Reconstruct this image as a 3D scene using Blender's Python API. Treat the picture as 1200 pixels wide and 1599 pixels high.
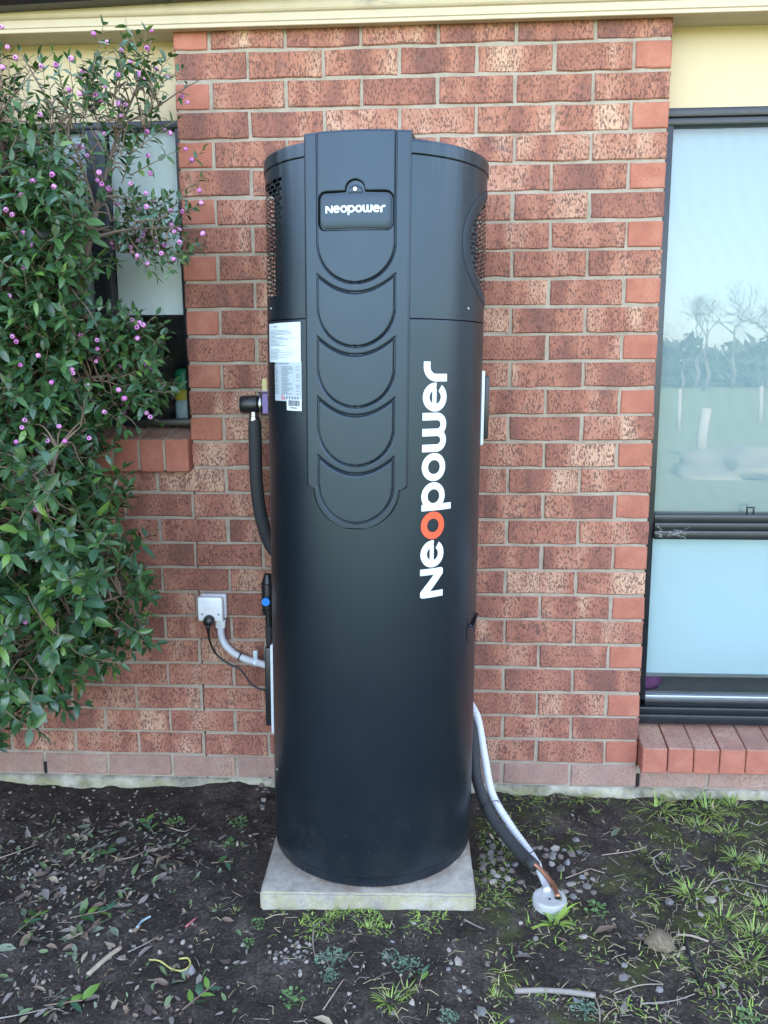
import bpy, bmesh, math, random
import numpy as np
from mathutils import Vector, Matrix, noise, Euler
random.seed(7); rs = np.random.RandomState(7)
PI = math.pi
R_ = math.radians
scene = bpy.context.scene
for o in list(bpy.data.objects): bpy.data.objects.remove(o)
COL = scene.collection

# ------------------------------------------------------------------ camera, sky, sun, exposure
CAM = np.array([0.8242, -2.7976, 1.5155]); FOC = 1300.0
YAW, PITCH, ROLL = -0.05939, 0.17197, 0.00591
_f = np.array([math.sin(YAW)*math.cos(PITCH), math.cos(YAW)*math.cos(PITCH), -math.sin(PITCH)])
_r = np.array([math.cos(YAW), -math.sin(YAW), 0.0]); _d = np.cross(_f, _r)
_r, _d = math.cos(ROLL)*_r+math.sin(ROLL)*_d, -math.sin(ROLL)*_r+math.cos(ROLL)*_d
cd = bpy.data.cameras.new('camera'); cam = bpy.data.objects.new('camera', cd); COL.objects.link(cam)
cd.sensor_fit = 'VERTICAL'; cd.sensor_height = 36.0; cd.lens = FOC/1599*36
cd.clip_start = 0.05; cd.clip_end = 3000
m = Matrix(((_r[0], -_d[0], -_f[0], CAM[0]), (_r[1], -_d[1], -_f[1], CAM[1]), (_r[2], -_d[2], -_f[2], CAM[2]), (0, 0, 0, 1)))
cam.matrix_world = m
scene.camera = cam

SUN_EL, SUN_AZ = 30.0, 4.0          # behind the house: the wall and the yard are in its shade
w = bpy.data.worlds.new('World'); scene.world = w; w.use_nodes = True
nt = w.node_tree; bg = nt.nodes['Background']
sky = nt.nodes.new('ShaderNodeTexSky'); sky.sky_type = 'NISHITA'; sky.sun_disc = False
sky.sun_elevation = R_(SUN_EL); sky.sun_rotation = R_(SUN_AZ)
sky.dust_density = 1.0; sky.ozone_density = 3.0
hs = nt.nodes.new('ShaderNodeHueSaturation'); hs.inputs['Saturation'].default_value = 0.66
nt.links.new(sky.outputs[0], hs.inputs['Color']); nt.links.new(hs.outputs[0], bg.inputs['Color'])
bg.inputs['Strength'].default_value = 0.15
sl = bpy.data.lights.new('sun', 'SUN'); sl.energy = 4.0; sl.angle = R_(0.5); sl.color = (1.0, 0.93, 0.82)
sun = bpy.data.objects.new('sun', sl); COL.objects.link(sun)
S = Vector((math.sin(R_(SUN_AZ))*math.cos(R_(SUN_EL)), math.cos(R_(SUN_AZ))*math.cos(R_(SUN_EL)), math.sin(R_(SUN_EL))))
sun.rotation_euler = S.to_track_quat('Z', 'Y').to_euler(); sun.location = S*30
vs = scene.view_settings
vs.view_transform = 'Standard'; vs.look = 'None'; vs.gamma = 1.0; vs.use_curve_mapping = False
vs.exposure = 3.2

# ------------------------------------------------------------------ helpers
def ray(u, v): return _f+_r*(u-600)/FOC+_d*(v-799.5)/FOC
def wp(u, v, y=0.0):
    q = ray(u, v); return CAM+q*((y-CAM[1])/q[1])
def gp(u, v, z=0.0):
    q = ray(u, v); return CAM+q*((z-CAM[2])/q[2])

def new_mesh(name, verts, faces, mats=(), midx=None, smooth=False):
    me = bpy.data.meshes.new(name); me.from_pydata([tuple(map(float, v)) for v in verts], [], faces)
    for mm in mats: me.materials.append(mm)
    if midx is not None: me.polygons.foreach_set('material_index', np.array(midx, dtype=np.int32))
    if smooth: me.polygons.foreach_set('use_smooth', np.ones(len(me.polygons), dtype=bool))
    me.update(); return me
def link(name, data, parent=None, loc=None, rot=None, scale=None):
    o = bpy.data.objects.new(name, data); COL.objects.link(o)
    if parent is not None: o.parent = parent
    if loc is not None: o.location = tuple(map(float, loc))
    if rot is not None: o.rotation_euler = rot
    if scale is not None: o.scale = scale if hasattr(scale, '__len__') else (scale,)*3
    return o
def tag(o, label=None, cat=None, group=None, kind=None):
    if label: o['label'] = label
    if cat: o['category'] = cat
    if group: o['group'] = group
    if kind: o['kind'] = kind
    return o
def empty(name, loc=(0, 0, 0), rot=None):
    o = link(name, None, loc=loc, rot=rot); o.empty_display_size = 0.05; return o

class MB:
    """collects faces, then becomes one mesh"""
    def __init__(s): s.v = []; s.f = []; s.m = []
    def add(s, verts, faces, mi=0):
        b = len(s.v); s.v.extend([tuple(map(float, q)) for q in verts]); s.f.extend([tuple(b+i for i in f) for f in faces]); s.m.extend([mi]*len(faces))
    def quad(s, a, b, c, d, mi=0): s.add([a, b, c, d], [(0, 1, 2, 3)], mi)
    def box(s, x0, x1, y0, y1, z0, z1, mi=0, bev=0.0):
        if bev <= 0:
            v = [(x, y, z) for z in (z0, z1) for y in (y0, y1) for x in (x0, x1)]
            s.add(v, [(0, 2, 3, 1), (4, 5, 7, 6), (0, 1, 5, 4), (2, 6, 7, 3), (0, 4, 6, 2), (1, 3, 7, 5)], mi); return
        bm = bmesh.new(); bmesh.ops.create_cube(bm, size=1)
        for q in bm.verts: q.co = Vector(((x0+x1)/2+q.co.x*(x1-x0), (y0+y1)/2+q.co.y*(y1-y0), (z0+z1)/2+q.co.z*(z1-z0)))
        bmesh.ops.bevel(bm, geom=bm.edges[:], offset=bev, segments=2, affect='EDGES', profile=0.5)
        s.bm(bm, mi)
    def bm(s, bm, mi=0):
        bm.verts.ensure_lookup_table(); s.add([q.co[:] for q in bm.verts], [[q.index for q in f.verts] for f in bm.faces], mi); bm.free()
    def tube(s, pts, rad, seg=8, mi=0, cap=True):
        pts = [Vector(tuple(map(float, p))) for p in pts]; n = len(pts)
        rads = list(rad) if hasattr(rad, '__len__') else [rad]*n
        b = len(s.v); ref = None
        for i, p in enumerate(pts):
            t = (pts[min(i+1, n-1)]-pts[max(i-1, 0)])
            t = t.normalized() if t.length > 1e-9 else Vector((0, 0, 1))
            if ref is None:
                ref = t.orthogonal().normalized()
            ref = (ref-t*ref.dot(t)); ref = ref.normalized() if ref.length > 1e-6 else t.orthogonal().normalized()
            bi = t.cross(ref)
            for k in range(seg):
                a = 2*PI*k/seg; s.v.append(tuple(p+(ref*math.cos(a)+bi*math.sin(a))*rads[i]))
        for i in range(n-1):
            for k in range(seg):
                k2 = (k+1) % seg
                s.f.append((b+i*seg+k, b+i*seg+k2, b+(i+1)*seg+k2, b+(i+1)*seg+k)); s.m.append(mi)
        if cap:
            s.f.append(tuple(b+k for k in range(seg))[::-1]); s.m.append(mi)
            s.f.append(tuple(b+(n-1)*seg+k for k in range(seg))); s.m.append(mi)
    def lathe(s, prof, seg=48, mi=0, cap0=False, cap1=False, frame=None):
        b = len(s.v)
        fr = frame or (lambda x, y, z: (x, y, z))
        for (r, z) in prof:
            for k in range(seg):
                a = 2*PI*k/seg; s.v.append(tuple(fr(r*math.cos(a), r*math.sin(a), z)))
        for i in range(len(prof)-1):
            for k in range(seg):
                k2 = (k+1) % seg; s.f.append((b+i*seg+k, b+i*seg+k2, b+(i+1)*seg+k2, b+(i+1)*seg+k)); s.m.append(mi)
        if cap0: s.f.append(tuple(b+k for k in range(seg))[::-1]); s.m.append(mi)
        if cap1: s.f.append(tuple(b+(len(prof)-1)*seg+k for k in range(seg))); s.m.append(mi)
    def mesh(s, name, mats, smooth=False, auto=None):
        if not isinstance(mats, (list, tuple)): mats = [mats]
        me = new_mesh(name, s.v, s.f, mats, s.m, smooth or auto is not None)
        if auto is not None:
            try: me.set_sharp_from_angle(angle=R_(auto))
            except Exception: pass
        return me
    def build(s, name, mats, parent=None, loc=None, rot=None, smooth=False, auto=None):
        return link(name, s.mesh(name, mats, smooth, auto), parent, loc, rot)

def spline(pts, n=8):
    """Catmull-Rom through pts"""
    P = [np.array(p, float) for p in pts]; P = [2*P[0]-P[1]]+P+[2*P[-1]-P[-2]]; out = []
    for i in range(1, len(P)-2):
        for k in range(n):
            t = k/n; a, b, c, d = P[i-1:i+3]
            out.append(0.5*((2*b)+(-a+c)*t+(2*a-5*b+4*c-d)*t*t+(-a+3*b-3*c+d)*t**3))
    out.append(P[-2]); return out

# ------------------------------------------------------------------ materials
def nodes(name):
    mt = bpy.data.materials.new(name); mt.use_nodes = True
    t = mt.node_tree; b = t.nodes['Principled BSDF']; return mt, t, b
def N(t, typ, ins=None, **kw):
    n = t.nodes.new(typ)
    for k, v in kw.items(): setattr(n, k, v)
    if ins:
        for k, v in ins.items():
            if hasattr(v, 'is_linked') or isinstance(v, bpy.types.NodeSocket): t.links.new(v, n.inputs[k])
            else: n.inputs[k].default_value = v
    return n
def ramp(t, fac, stops):
    n = t.nodes.new('ShaderNodeValToRGB'); t.links.new(fac, n.inputs['Fac']); e = n.color_ramp.elements
    while len(e) < len(stops): e.new(0.5)
    for i, (p, c) in enumerate(stops):
        e[i].position = p; e[i].color = (c, c, c, 1) if not hasattr(c, '__len__') else (*c, 1)
    return n.outputs['Color']
def mixc(t, fac, a, b, mode='MIX'):
    n = t.nodes.new('ShaderNodeMix'); n.data_type = 'RGBA'; n.blend_type = mode
    for sock, v in ((n.inputs[0], fac), (n.inputs[6], a), (n.inputs[7], b)):
        if isinstance(v, bpy.types.NodeSocket): t.links.new(v, sock)
        else: sock.default_value = v if not hasattr(v, '__len__') else (*v, 1)[:4]
    return n.outputs[2]
def math_(t, op, a, b=0.0, clamp=False):
    n = t.nodes.new('ShaderNodeMath'); n.operation = op; n.use_clamp = clamp
    for i, v in enumerate((a, b)):
        if isinstance(v, bpy.types.NodeSocket): t.links.new(v, n.inputs[i])
        else: n.inputs[i].default_value = v
    return n.outputs[0]
def bump(t, b, h, strength=0.3, dist=0.002):
    n = N(t, 'ShaderNodeBump', {'Height': h, 'Strength': strength, 'Distance': dist}); t.links.new(n.outputs[0], b.inputs['Normal']); return n
def objco(t, scale=(1, 1, 1), rnd=True):
    tc = t.nodes.new('ShaderNodeTexCoord'); mp = N(t, 'ShaderNodeMapping', {'Vector': tc.outputs['Object'], 'Scale': scale})
    if rnd:
        oi = t.nodes.new('ShaderNodeObjectInfo'); s = math_(t, 'MULTIPLY', oi.outputs['Random'], 57.0)
        c = N(t, 'ShaderNodeCombineXYZ', {'X': s, 'Y': math_(t, 'MULTIPLY', s, 1.7), 'Z': math_(t, 'MULTIPLY', s, 0.6)})
        t.links.new(c.outputs[0], mp.inputs['Location']); return mp.outputs[0], oi.outputs['Random']
    return mp.outputs[0], None
def noisef(t, vec, scale, detail=3, rough=0.6, dist=0.0):
    return N(t, 'ShaderNodeTexNoise', {'Vector': vec, 'Scale': scale, 'Detail': detail, 'Roughness': rough, 'Distortion': dist}).outputs['Fac']
def setb(b, color=None, rough=None, spec=None, metal=None):
    if color is not None: b.inputs['Base Color'].default_value = (*color, 1)
    if rough is not None: b.inputs['Roughness'].default_value = rough
    if spec is not None: b.inputs['Specular IOR Level'].default_value = spec
    if metal is not None: b.inputs['Metallic'].default_value = metal

def simple(name, color, rough=0.5, spec=0.5, metal=0.0, var=0.12, scale=20, bmp=0.0, bscale=120, rnd=True):
    """a plain coloured surface with soft blotches, gloss variation and fine relief"""
    mt, t, b = nodes(name); setb(b, color, rough, spec, metal)
    v, r = objco(t, rnd=rnd)
    n = noisef(t, v, scale, 4)
    c = mixc(t, n, tuple(x*(1-var) for x in color), tuple(min(1, x*(1+var)) for x in color))
    t.links.new(c, b.inputs['Base Color'])
    rr = math_(t, 'ADD', math_(t, 'MULTIPLY', n, 0.2), rough-0.1, True); t.links.new(rr, b.inputs['Roughness'])
    if bmp > 0: bump(t, b, noisef(t, v, bscale, 3), bmp, 0.002)
    return mt

def brick_material(name, stained=False, plain=False):
    mt, t, b = nodes(name); v, r = objco(t)
    vs_ = N(t, 'ShaderNodeMapping', {'Vector': v, 'Scale': (1, 1, 0.45)}).outputs[0]
    if plain:
        n1 = noisef(t, v, 14, 4)
        c = ramp(t, n1, [(0.25, (0.29, 0.105, 0.072)), (0.5, (0.375, 0.14, 0.094)), (0.75, (0.45, 0.195, 0.132))])
        sp = ramp(t, noisef(t, v, 150, 2), [(0.57, 0.0), (0.68, 1.0)])
        sm = ramp(t, noisef(t, v, 11, 3), [(0.40, 0.05), (0.65, 0.9)])
        c = mixc(t, math_(t, 'MULTIPLY', sp, sm), c, (0.16, 0.07, 0.055))
        c = mixc(t, math_(t, 'MULTIPLY', ramp(t, r, [(0.0, 0.0), (1.0, 1.0)]), 0.35), c, (0.36, 0.12, 0.085))
        hgt = math_(t, 'ADD', noisef(t, v, 260, 4), noisef(t, v, 40, 3))
        bs = 0.5
    else:
        # burnt bands run across the stretcher face
        vb = N(t, 'ShaderNodeMapping', {'Vector': v, 'Scale': (1, 1, 0.22)}).outputs[0]
        nb = noisef(t, vb, 9.5, 2, 0.45, 0.5)
        shift = math_(t, 'ADD', math_(t, 'ADD', nb, math_(t, 'MULTIPLY', math_(t, 'SUBTRACT', r, 0.5), 0.16)), math_(t, 'MULTIPLY', math_(t, 'SUBTRACT', noisef(t, v, 45, 4, 0.7), 0.5), 0.16))
        c = ramp(t, shift, [(0.28, (0.205, 0.092, 0.073)), (0.41, (0.285, 0.120, 0.087)), (0.52, (0.375, 0.163, 0.112)), (0.61, (0.435, 0.225, 0.158)), (0.73, (0.54, 0.335, 0.235))])
        c = mixc(t, 0.40, c, mixc(t, noisef(t, v, 90, 5, 0.75), (0.22, 0.20, 0.19), (0.80, 0.72, 0.68)), 'SOFT_LIGHT')
        # dark manganese flecks, drawn out vertically, denser on the pale bands
        n2 = noisef(t, vs_, 210, 2, 0.6); n3 = noisef(t, v, 26, 2)
        fl = ramp(t, math_(t, 'ADD', math_(t, 'ADD', n2, math_(t, 'MULTIPLY', n3, 0.24)), math_(t, 'MULTIPLY', shift, 0.10)), [(0.675, 0.0), (0.77, 1.0)])
        c = mixc(t, math_(t, 'MULTIPLY', fl, 0.80), c, (0.105, 0.052, 0.044))
        big = ramp(t, noisef(t, vs_, 95, 1, 0.4), [(0.68, 0.0), (0.75, 0.6)])
        c = mixc(t, big, c, (0.11, 0.06, 0.055))
        sm = ramp(t, noisef(t, v, 15, 4, 0.65), [(0.60, 0.0), (0.76, 0.55)])
        c = mixc(t, sm, c, (0.115, 0.075, 0.075))
        wsp = ramp(t, noisef(t, v, 170, 1), [(0.775, 0.0), (0.80, 1.0)])
        c = mixc(t, math_(t, 'MULTIPLY', wsp, 0.6), c, (0.62, 0.55, 0.5))
        hgt = math_(t, 'ADD', math_(t, 'MULTIPLY', noisef(t, v, 240, 5, 0.75), 0.9), math_(t, 'ADD', math_(t, 'MULTIPLY', fl, -0.35), math_(t, 'MULTIPLY', noisef(t, v, 50, 3), 0.8)))
        bs = 0.7
    if stained:
        st = ramp(t, noisef(t, v, 11, 4, 0.65), [(0.2, 0.45), (0.65, 0.95)])
        c = mixc(t, math_(t, 'MULTIPLY', st, 0.85*float(stained)), c, (0.34, 0.24, 0.20) if stained is True else (0.27, 0.185, 0.15))
        dk = ramp(t, noisef(t, v, 24, 4, 0.7), [(0.55, 0.0), (0.8, 0.5)])
        c = mixc(t, dk, c, (0.16, 0.12, 0.12))
    t.links.new(c, b.inputs['Base Color']); setb(b, None, 0.88, 0.25)
    bump(t, b, hgt, bs, 0.0025)
    return mt

M = {}
M['brick'] = brick_material('speckled_red_brick'); M['header'] = brick_material('plain_orange_brick', plain=True)
M['base_brick'] = brick_material('stained_base_brick', stained=True)
def mk_mortar():
    mt, t, b = nodes('mortar'); v, _ = objco(t, rnd=False)
    n = noisef(t, v, 14, 5, 0.65)
    c = ramp(t, n, [(0.25, (0.25, 0.20, 0.155)), (0.5, (0.355, 0.295, 0.235)), (0.8, (0.45, 0.385, 0.315))])
    c = mixc(t, ramp(t, noisef(t, v, 420, 2), [(0.55, 0.0), (0.75, 0.6)]), c, (0.22, 0.19, 0.16))
    t.links.new(c, b.inputs['Base Color']); setb(b, None, 0.95, 0.15)
    bump(t, b, math_(t, 'ADD', noisef(t, v, 320, 4, 0.7), math_(t, 'MULTIPLY', n, 1.0)), 0.7, 0.004); return mt
M['mortar'] = mk_mortar()
def mk_concrete(name, light, dark, moss=0.0):
    mt, t, b = nodes(name); v, _ = objco(t, rnd=False)
    n = noisef(t, v, 9, 6, 0.7)
    c = ramp(t, n, [(0.36, dark), (0.60, light)])
    c = mixc(t, ramp(t, noisef(t, v, 300, 3, 0.7), [(0.58, 0.0), (0.72, 0.7)]), c, tuple(x*0.35 for x in light))
    if moss > 0:
        geo = t.nodes.new('ShaderNodeNewGeometry'); sx = N(t, 'ShaderNodeSeparateXYZ', {'Vector': geo.outputs['Normal']})
        side = ramp(t, math_(t, 'ABSOLUTE', sx.outputs['Z']), [(0.3, 1.0), (0.9, 0.08)])
        ms = math_(t, 'MULTIPLY', ramp(t, noisef(t, v, 16, 4, 0.7), [(0.38, 0.0), (0.62, 1.0)]), math_(t, 'MULTIPLY', side, moss))
        c = mixc(t, ms, c, (0.30, 0.29, 0.09))
    t.links.new(c, b.inputs['Base Color']); setb(b, None, 0.92, 0.2)
    bump(t, b, noisef(t, v, 130, 6, 0.75), 0.6, 0.004); return mt
def weather_paver(mt):
    t = mt.node_tree; b = t.nodes['Principled BSDF']; src = b.inputs['Base Color'].links[0].from_socket
    v, _ = objco(t, rnd=False); sx = N(t, 'ShaderNodeSeparateXYZ', {'Vector': v})
    d = math_(t, 'SQRT', math_(t, 'ADD', math_(t, 'POWER', sx.outputs['X'], 2.0), math_(t, 'POWER', math_(t, 'SUBTRACT', sx.outputs['Y'], 0.037), 2.0)))
    d = math_(t, 'ADD', d, math_(t, 'MULTIPLY', math_(t, 'SUBTRACT', noisef(t, v, 12, 4), 0.5), 0.05))
    rust = math_(t, 'MULTIPLY', ramp(t, d, [(0.315, 1.0), (0.350, 0.0)]), ramp(t, noisef(t, v, 30, 4, 0.7), [(0.35, 0.1), (0.65, 0.75)]))
    c = mixc(t, rust, src, (0.20, 0.125, 0.075))
    c = mixc(t, ramp(t, noisef(t, v, 26, 6, 0.75), [(0.5, 0.0), (0.68, 0.55)]), c, (0.17, 0.16, 0.14))
    c = mixc(t, ramp(t, noisef(t, v, 48, 5, 0.75), [(0.58, 0.0), (0.72, 0.5)]), c, (0.52, 0.49, 0.44))
    t.links.new(c, b.inputs['Base Color']); return mt
M['slab'] = mk_concrete('paver_concrete', (0.42, 0.385, 0.33), (0.27, 0.25, 0.225), 0.6); weather_paver(M['slab'])
M['footing'] = mk_concrete('footing_concrete', (0.44, 0.405, 0.335), (0.15, 0.135, 0.105), 0.45)
M['cream'] = simple('cream_paint', (0.50, 0.40, 0.275), 0.45, var=0.16, scale=9, bmp=0.08)
M['yellow'] = simple('pale_yellow_sheet', (0.53, 0.415, 0.25), 0.6, var=0.08, scale=3, bmp=0.05, bscale=60)
M['soffit'] = simple('soffit_paint', (0.50, 0.45, 0.36), 0.7, var=0.08, scale=5)
M['gutter'] = simple('dark_gutter', (0.02, 0.02, 0.026), 0.35)
M['frame'] = simple('black_window_frame', (0.012, 0.014, 0.018), 0.34, var=0.3, scale=30)
M['rubber'] = simple('rubber_seal', (0.012, 0.012, 0.013), 0.7)
M['web'] = simple('grey_web', (0.35, 0.35, 0.34), 0.9)
M['alum'] = simple('grey_aluminium', (0.35, 0.38, 0.42), 0.35, metal=0.7)
M['roof'] = simple('roof_tiles', (0.16, 0.07, 0.05), 0.8)
M['plaster'] = simple('plaster', (0.55, 0.53, 0.5), 0.9)
M['render'] = simple('far_wall', (0.35, 0.2, 0.16), 0.9)
M['carpet'] = simple('floor', (0.12, 0.10, 0.09), 0.95)

def mk_powder(name, col, rough, stain=0.0):
    mt, t, b = nodes(name); v, _ = objco(t, rnd=False); setb(b, col, rough, 0.5); b.inputs['IOR'].default_value = 1.62; b.inputs['Specular Tint'].default_value = (0.60, 0.79, 1.0, 1)
    n = noisef(t, v, 5, 5, 0.65)
    rr = math_(t, 'ADD', math_(t, 'MULTIPLY', math_(t, 'SUBTRACT', n, 0.5), 0.10), rough, True)
    # dried dust specks and run marks with their own shapes
    dust = ramp(t, noisef(t, v, 150, 2), [(0.745, 0.0), (0.77, 0.35)])
    run = noisef(t, N(t, 'ShaderNodeMapping', {'Vector': v, 'Scale': (1, 1, 0.08)}).outputs[0], 26, 4)
    sep = N(t, 'ShaderNodeSeparateXYZ', {'Vector': v})
    top = N(t, 'ShaderNodeMapRange', {'Value': sep.outputs['Z'], 'From Min': 1.80, 'From Max': 1.99}).outputs[0]
    runm = math_(t, 'MULTIPLY', ramp(t, run, [(0.5, 0.0), (0.62, 1.0)]), math_(t, 'MULTIPLY', top, stain))
    c = mixc(t, dust, col, (0.10, 0.10, 0.10)); c = mixc(t, runm, c, (0.05, 0.06, 0.07))
    low = N(t, 'ShaderNodeMapRange', {'Value': sep.outputs['Z'], 'From Min': 0.34, 'From Max': 0.0}).outputs[0]
    mud = math_(t, 'MULTIPLY', ramp(t, noisef(t, v, 110, 3, 0.7), [(0.62, 0.0), (0.70, 1.0)]), math_(t, 'MULTIPLY', low, 0.55))
    film = math_(t, 'MULTIPLY', ramp(t, noisef(t, v, 9, 5, 0.7), [(0.4, 0.0), (0.75, 1.0)]), math_(t, 'ADD', math_(t, 'MULTIPLY', low, 0.16), 0.02))
    c = mixc(t, mud, c, (0.085, 0.07, 0.058)); c = mixc(t, film, c, (0.07, 0.065, 0.06))
    t.links.new(c, b.inputs['Base Color']); t.links.new(math_(t, 'ADD', rr, math_(t, 'MULTIPLY', runm, 0.15), True), b.inputs['Roughness'])
    bump(t, b, noisef(t, v, 700, 2), 0.05, 0.0006); return mt
M['black'] = mk_powder('satin_black_steel', (0.0045, 0.0070, 0.0105), 0.35, 0.4)
M['panel'] = mk_powder('satin_black_plastic', (0.0085, 0.011, 0.015), 0.40)
M['surround'] = mk_powder('recess_shade_matt', (0.008, 0.010, 0.014), 0.55)
M['inside'] = simple('dark_inside', (0.006, 0.006, 0.007), 0.8)  # near-black also standing for shade behind the slots and in the handle recess
M['foam'] = simple('black_foam', (0.022, 0.023, 0.025), 0.75, bmp=0.3, bscale=90)
M['plastic'] = simple('black_plastic', (0.012, 0.012, 0.014), 0.38)
M['white'] = simple('white_plastic', (0.78, 0.79, 0.80), 0.35, var=0.03)
M['gasket'] = simple('white_gasket', (0.52, 0.56, 0.60), 0.5, var=0.03)
M['letter'] = simple('white_vinyl', (0.60, 0.64, 0.67), 0.4, var=0.02)
M['orange'] = simple('orange_vinyl', (0.80, 0.085, 0.035), 0.4, var=0.02)
M['paper'] = simple('label_paper', (0.52, 0.585, 0.63), 0.5, var=0.03)
M['silver'] = simple('silver_label', (0.36, 0.42, 0.47), 0.42, var=0.04)
M['ink'] = simple('ink', (0.16, 0.18, 0.22), 0.6)
M['ink_dark'] = simple('dark_ink', (0.03, 0.03, 0.035), 0.6)
M['red_ink'] = simple('red_ink', (0.5, 0.03, 0.05), 0.6)
M['steel'] = simple('steel', (0.5, 0.5, 0.5), 0.3, metal=1.0)
M['copper'] = simple('copper', (0.42, 0.20, 0.13), 0.45, metal=1.0, var=0.35, scale=60)
M['conduit'] = simple('grey_conduit', (0.52, 0.53, 0.56), 0.45, var=0.05)
M['bluecap'] = simple('blue_cap', (0.01, 0.22, 0.75), 0.35)
M['yellow_tag'] = simple('yellow_tag', (0.45, 0.38, 0.16), 0.5)
M['purple'] = simple('purple_plastic', (0.15, 0.10, 0.27), 0.5)
M['pvc'] = simple('pvc_cap', (0.38, 0.38, 0.37), 0.45, var=0.25, scale=30)
M['opening_shade'] = simple('dark_hole', (0.008, 0.007, 0.006), 0.9)  # near-black that puts the shade of weep and drain openings into colour

def mk_glass(name, rough=0.0, rip=0.0, tint=(0.90, 0.94, 0.93)):
    """thin sheet: clear transmission plus the glossy reflection of both faces"""
    mt, t, b = nodes(name); t.nodes.remove(b); out = t.nodes['Material Output']
    tr = N(t, 'ShaderNodeBsdfTransparent', {'Color': (*tint, 1)}); gl = N(t, 'ShaderNodeBsdfGlossy', {'Roughness': rough})
    fr = N(t, 'ShaderNodeFresnel', {'IOR': 1.75}); mx = t.nodes.new('ShaderNodeMixShader')
    if rip > 0:
        v, _ = objco(t, (1, 1, 0.55), rnd=False)
        h = noisef(t, v, 85, 1, 0.4, 0.8)
        bp = N(t, 'ShaderNodeBump', {'Height': h, 'Strength': 1.0, 'Distance': rip})
        t.links.new(bp.outputs[0], gl.inputs['Normal'])
    else:
        v, _ = objco(t, rnd=False)
        bp = N(t, 'ShaderNodeBump', {'Height': noisef(t, v, 4, 1), 'Strength': 0.10, 'Distance': 0.002}); t.links.new(bp.outputs[0], gl.inputs['Normal'])
    t.links.new(fr.outputs[0], mx.inputs[0]); t.links.new(tr.outputs[0], mx.inputs[1]); t.links.new(gl.outputs[0], mx.inputs[2])
    t.links.new(mx.outputs[0], out.inputs['Surface']); return mt
M['glass'] = mk_glass('window_glass'); M['ripple'] = mk_glass('rippled_glass', 0.03, 0.05, (0.95, 0.96, 0.97))
M['blind'] = simple('pale_blue_blind', (0.60, 0.74, 0.81), 0.8, var=0.03, scale=2, rnd=False)
def mk_net():
    mt, t, b = nodes('net_curtain'); v, _ = objco(t, rnd=False); setb(b, None, 0.9, 0.1)
    wv = N(t, 'ShaderNodeTexWave', {'Vector': N(t, 'ShaderNodeMapping', {'Vector': v, 'Rotation': (0, R_(17), 0)}).outputs[0], 'Scale': 5.0, 'Distortion': 14.0, 'Detail': 1.0, 'Detail Scale': 0.5}).outputs['Fac']
    c = mixc(t, math_(t, 'MULTIPLY', wv, 0.30), (0.33, 0.42, 0.47), (0.38, 0.47, 0.52)); t.links.new(c, b.inputs['Base Color']); return mt
M['net'] = mk_net()
M['frost'] = simple('white_blind', (0.82, 0.91, 0.94), 0.8, var=0.05, scale=4, rnd=False)

# ------------------------------------------------------------------ ground
def soil_h(x, y):
    near = 1.0 if y > -4 else 0.3
    v = Vector((x, y, 0.0))
    h = 0.016*noise.noise(v*2.3+Vector((3, 1, 7)))+0.008*noise.noise(v*9)+0.0045*noise.noise(v*27)+0.003*noise.noise(v*60)
    # soil is banked up a little against the footing and around the paver
    if y > -0.25: h += (y+0.25)/0.25*(0.004+0.016*noise.noise(Vector((x*3, 5, 2)))+0.008*noise.noise(Vector((x*13, 1, 2)))+(0.028*max(0, 1-abs(x-0.12)/0.3)))
    if 0.28 < x < 1.0 and -0.75 < y: h = min(h*0.4, 0.012)
    return h*near
def axis(parts):
    out = []
    for a, b, n in parts: out += list(np.linspace(a, b, n, endpoint=False))
    out.append(parts[-1][1]); return out
gx = axis([(-900, -60, 8), (-60, -6, 12), (-6, -1.0, 20), (-1.0, 2.3, 300), (2.3, 8, 20), (8, 60, 12), (60, 900, 8)])
gy = axis([(-1500, -60, 8), (-60, -8, 20), (-8, -1.45, 26), (-1.45, 0.05, 150), (0.05, 60, 12), (60, 900, 8)])
def ground_z(x, y):
    if y > 0.05 or abs(x-0.65) > 12: return -0.02
    if y < -8: return -0.02
    return soil_h(x, y)
GV = [(x, y, ground_z(x, y)) for y in gy for x in gx]
nx = len(gx)
GF = [(j*nx+i, j*nx+i+1, (j+1)*nx+i+1, (j+1)*nx+i) for j in range(len(gy)-1) for i in range(nx-1)]
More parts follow.
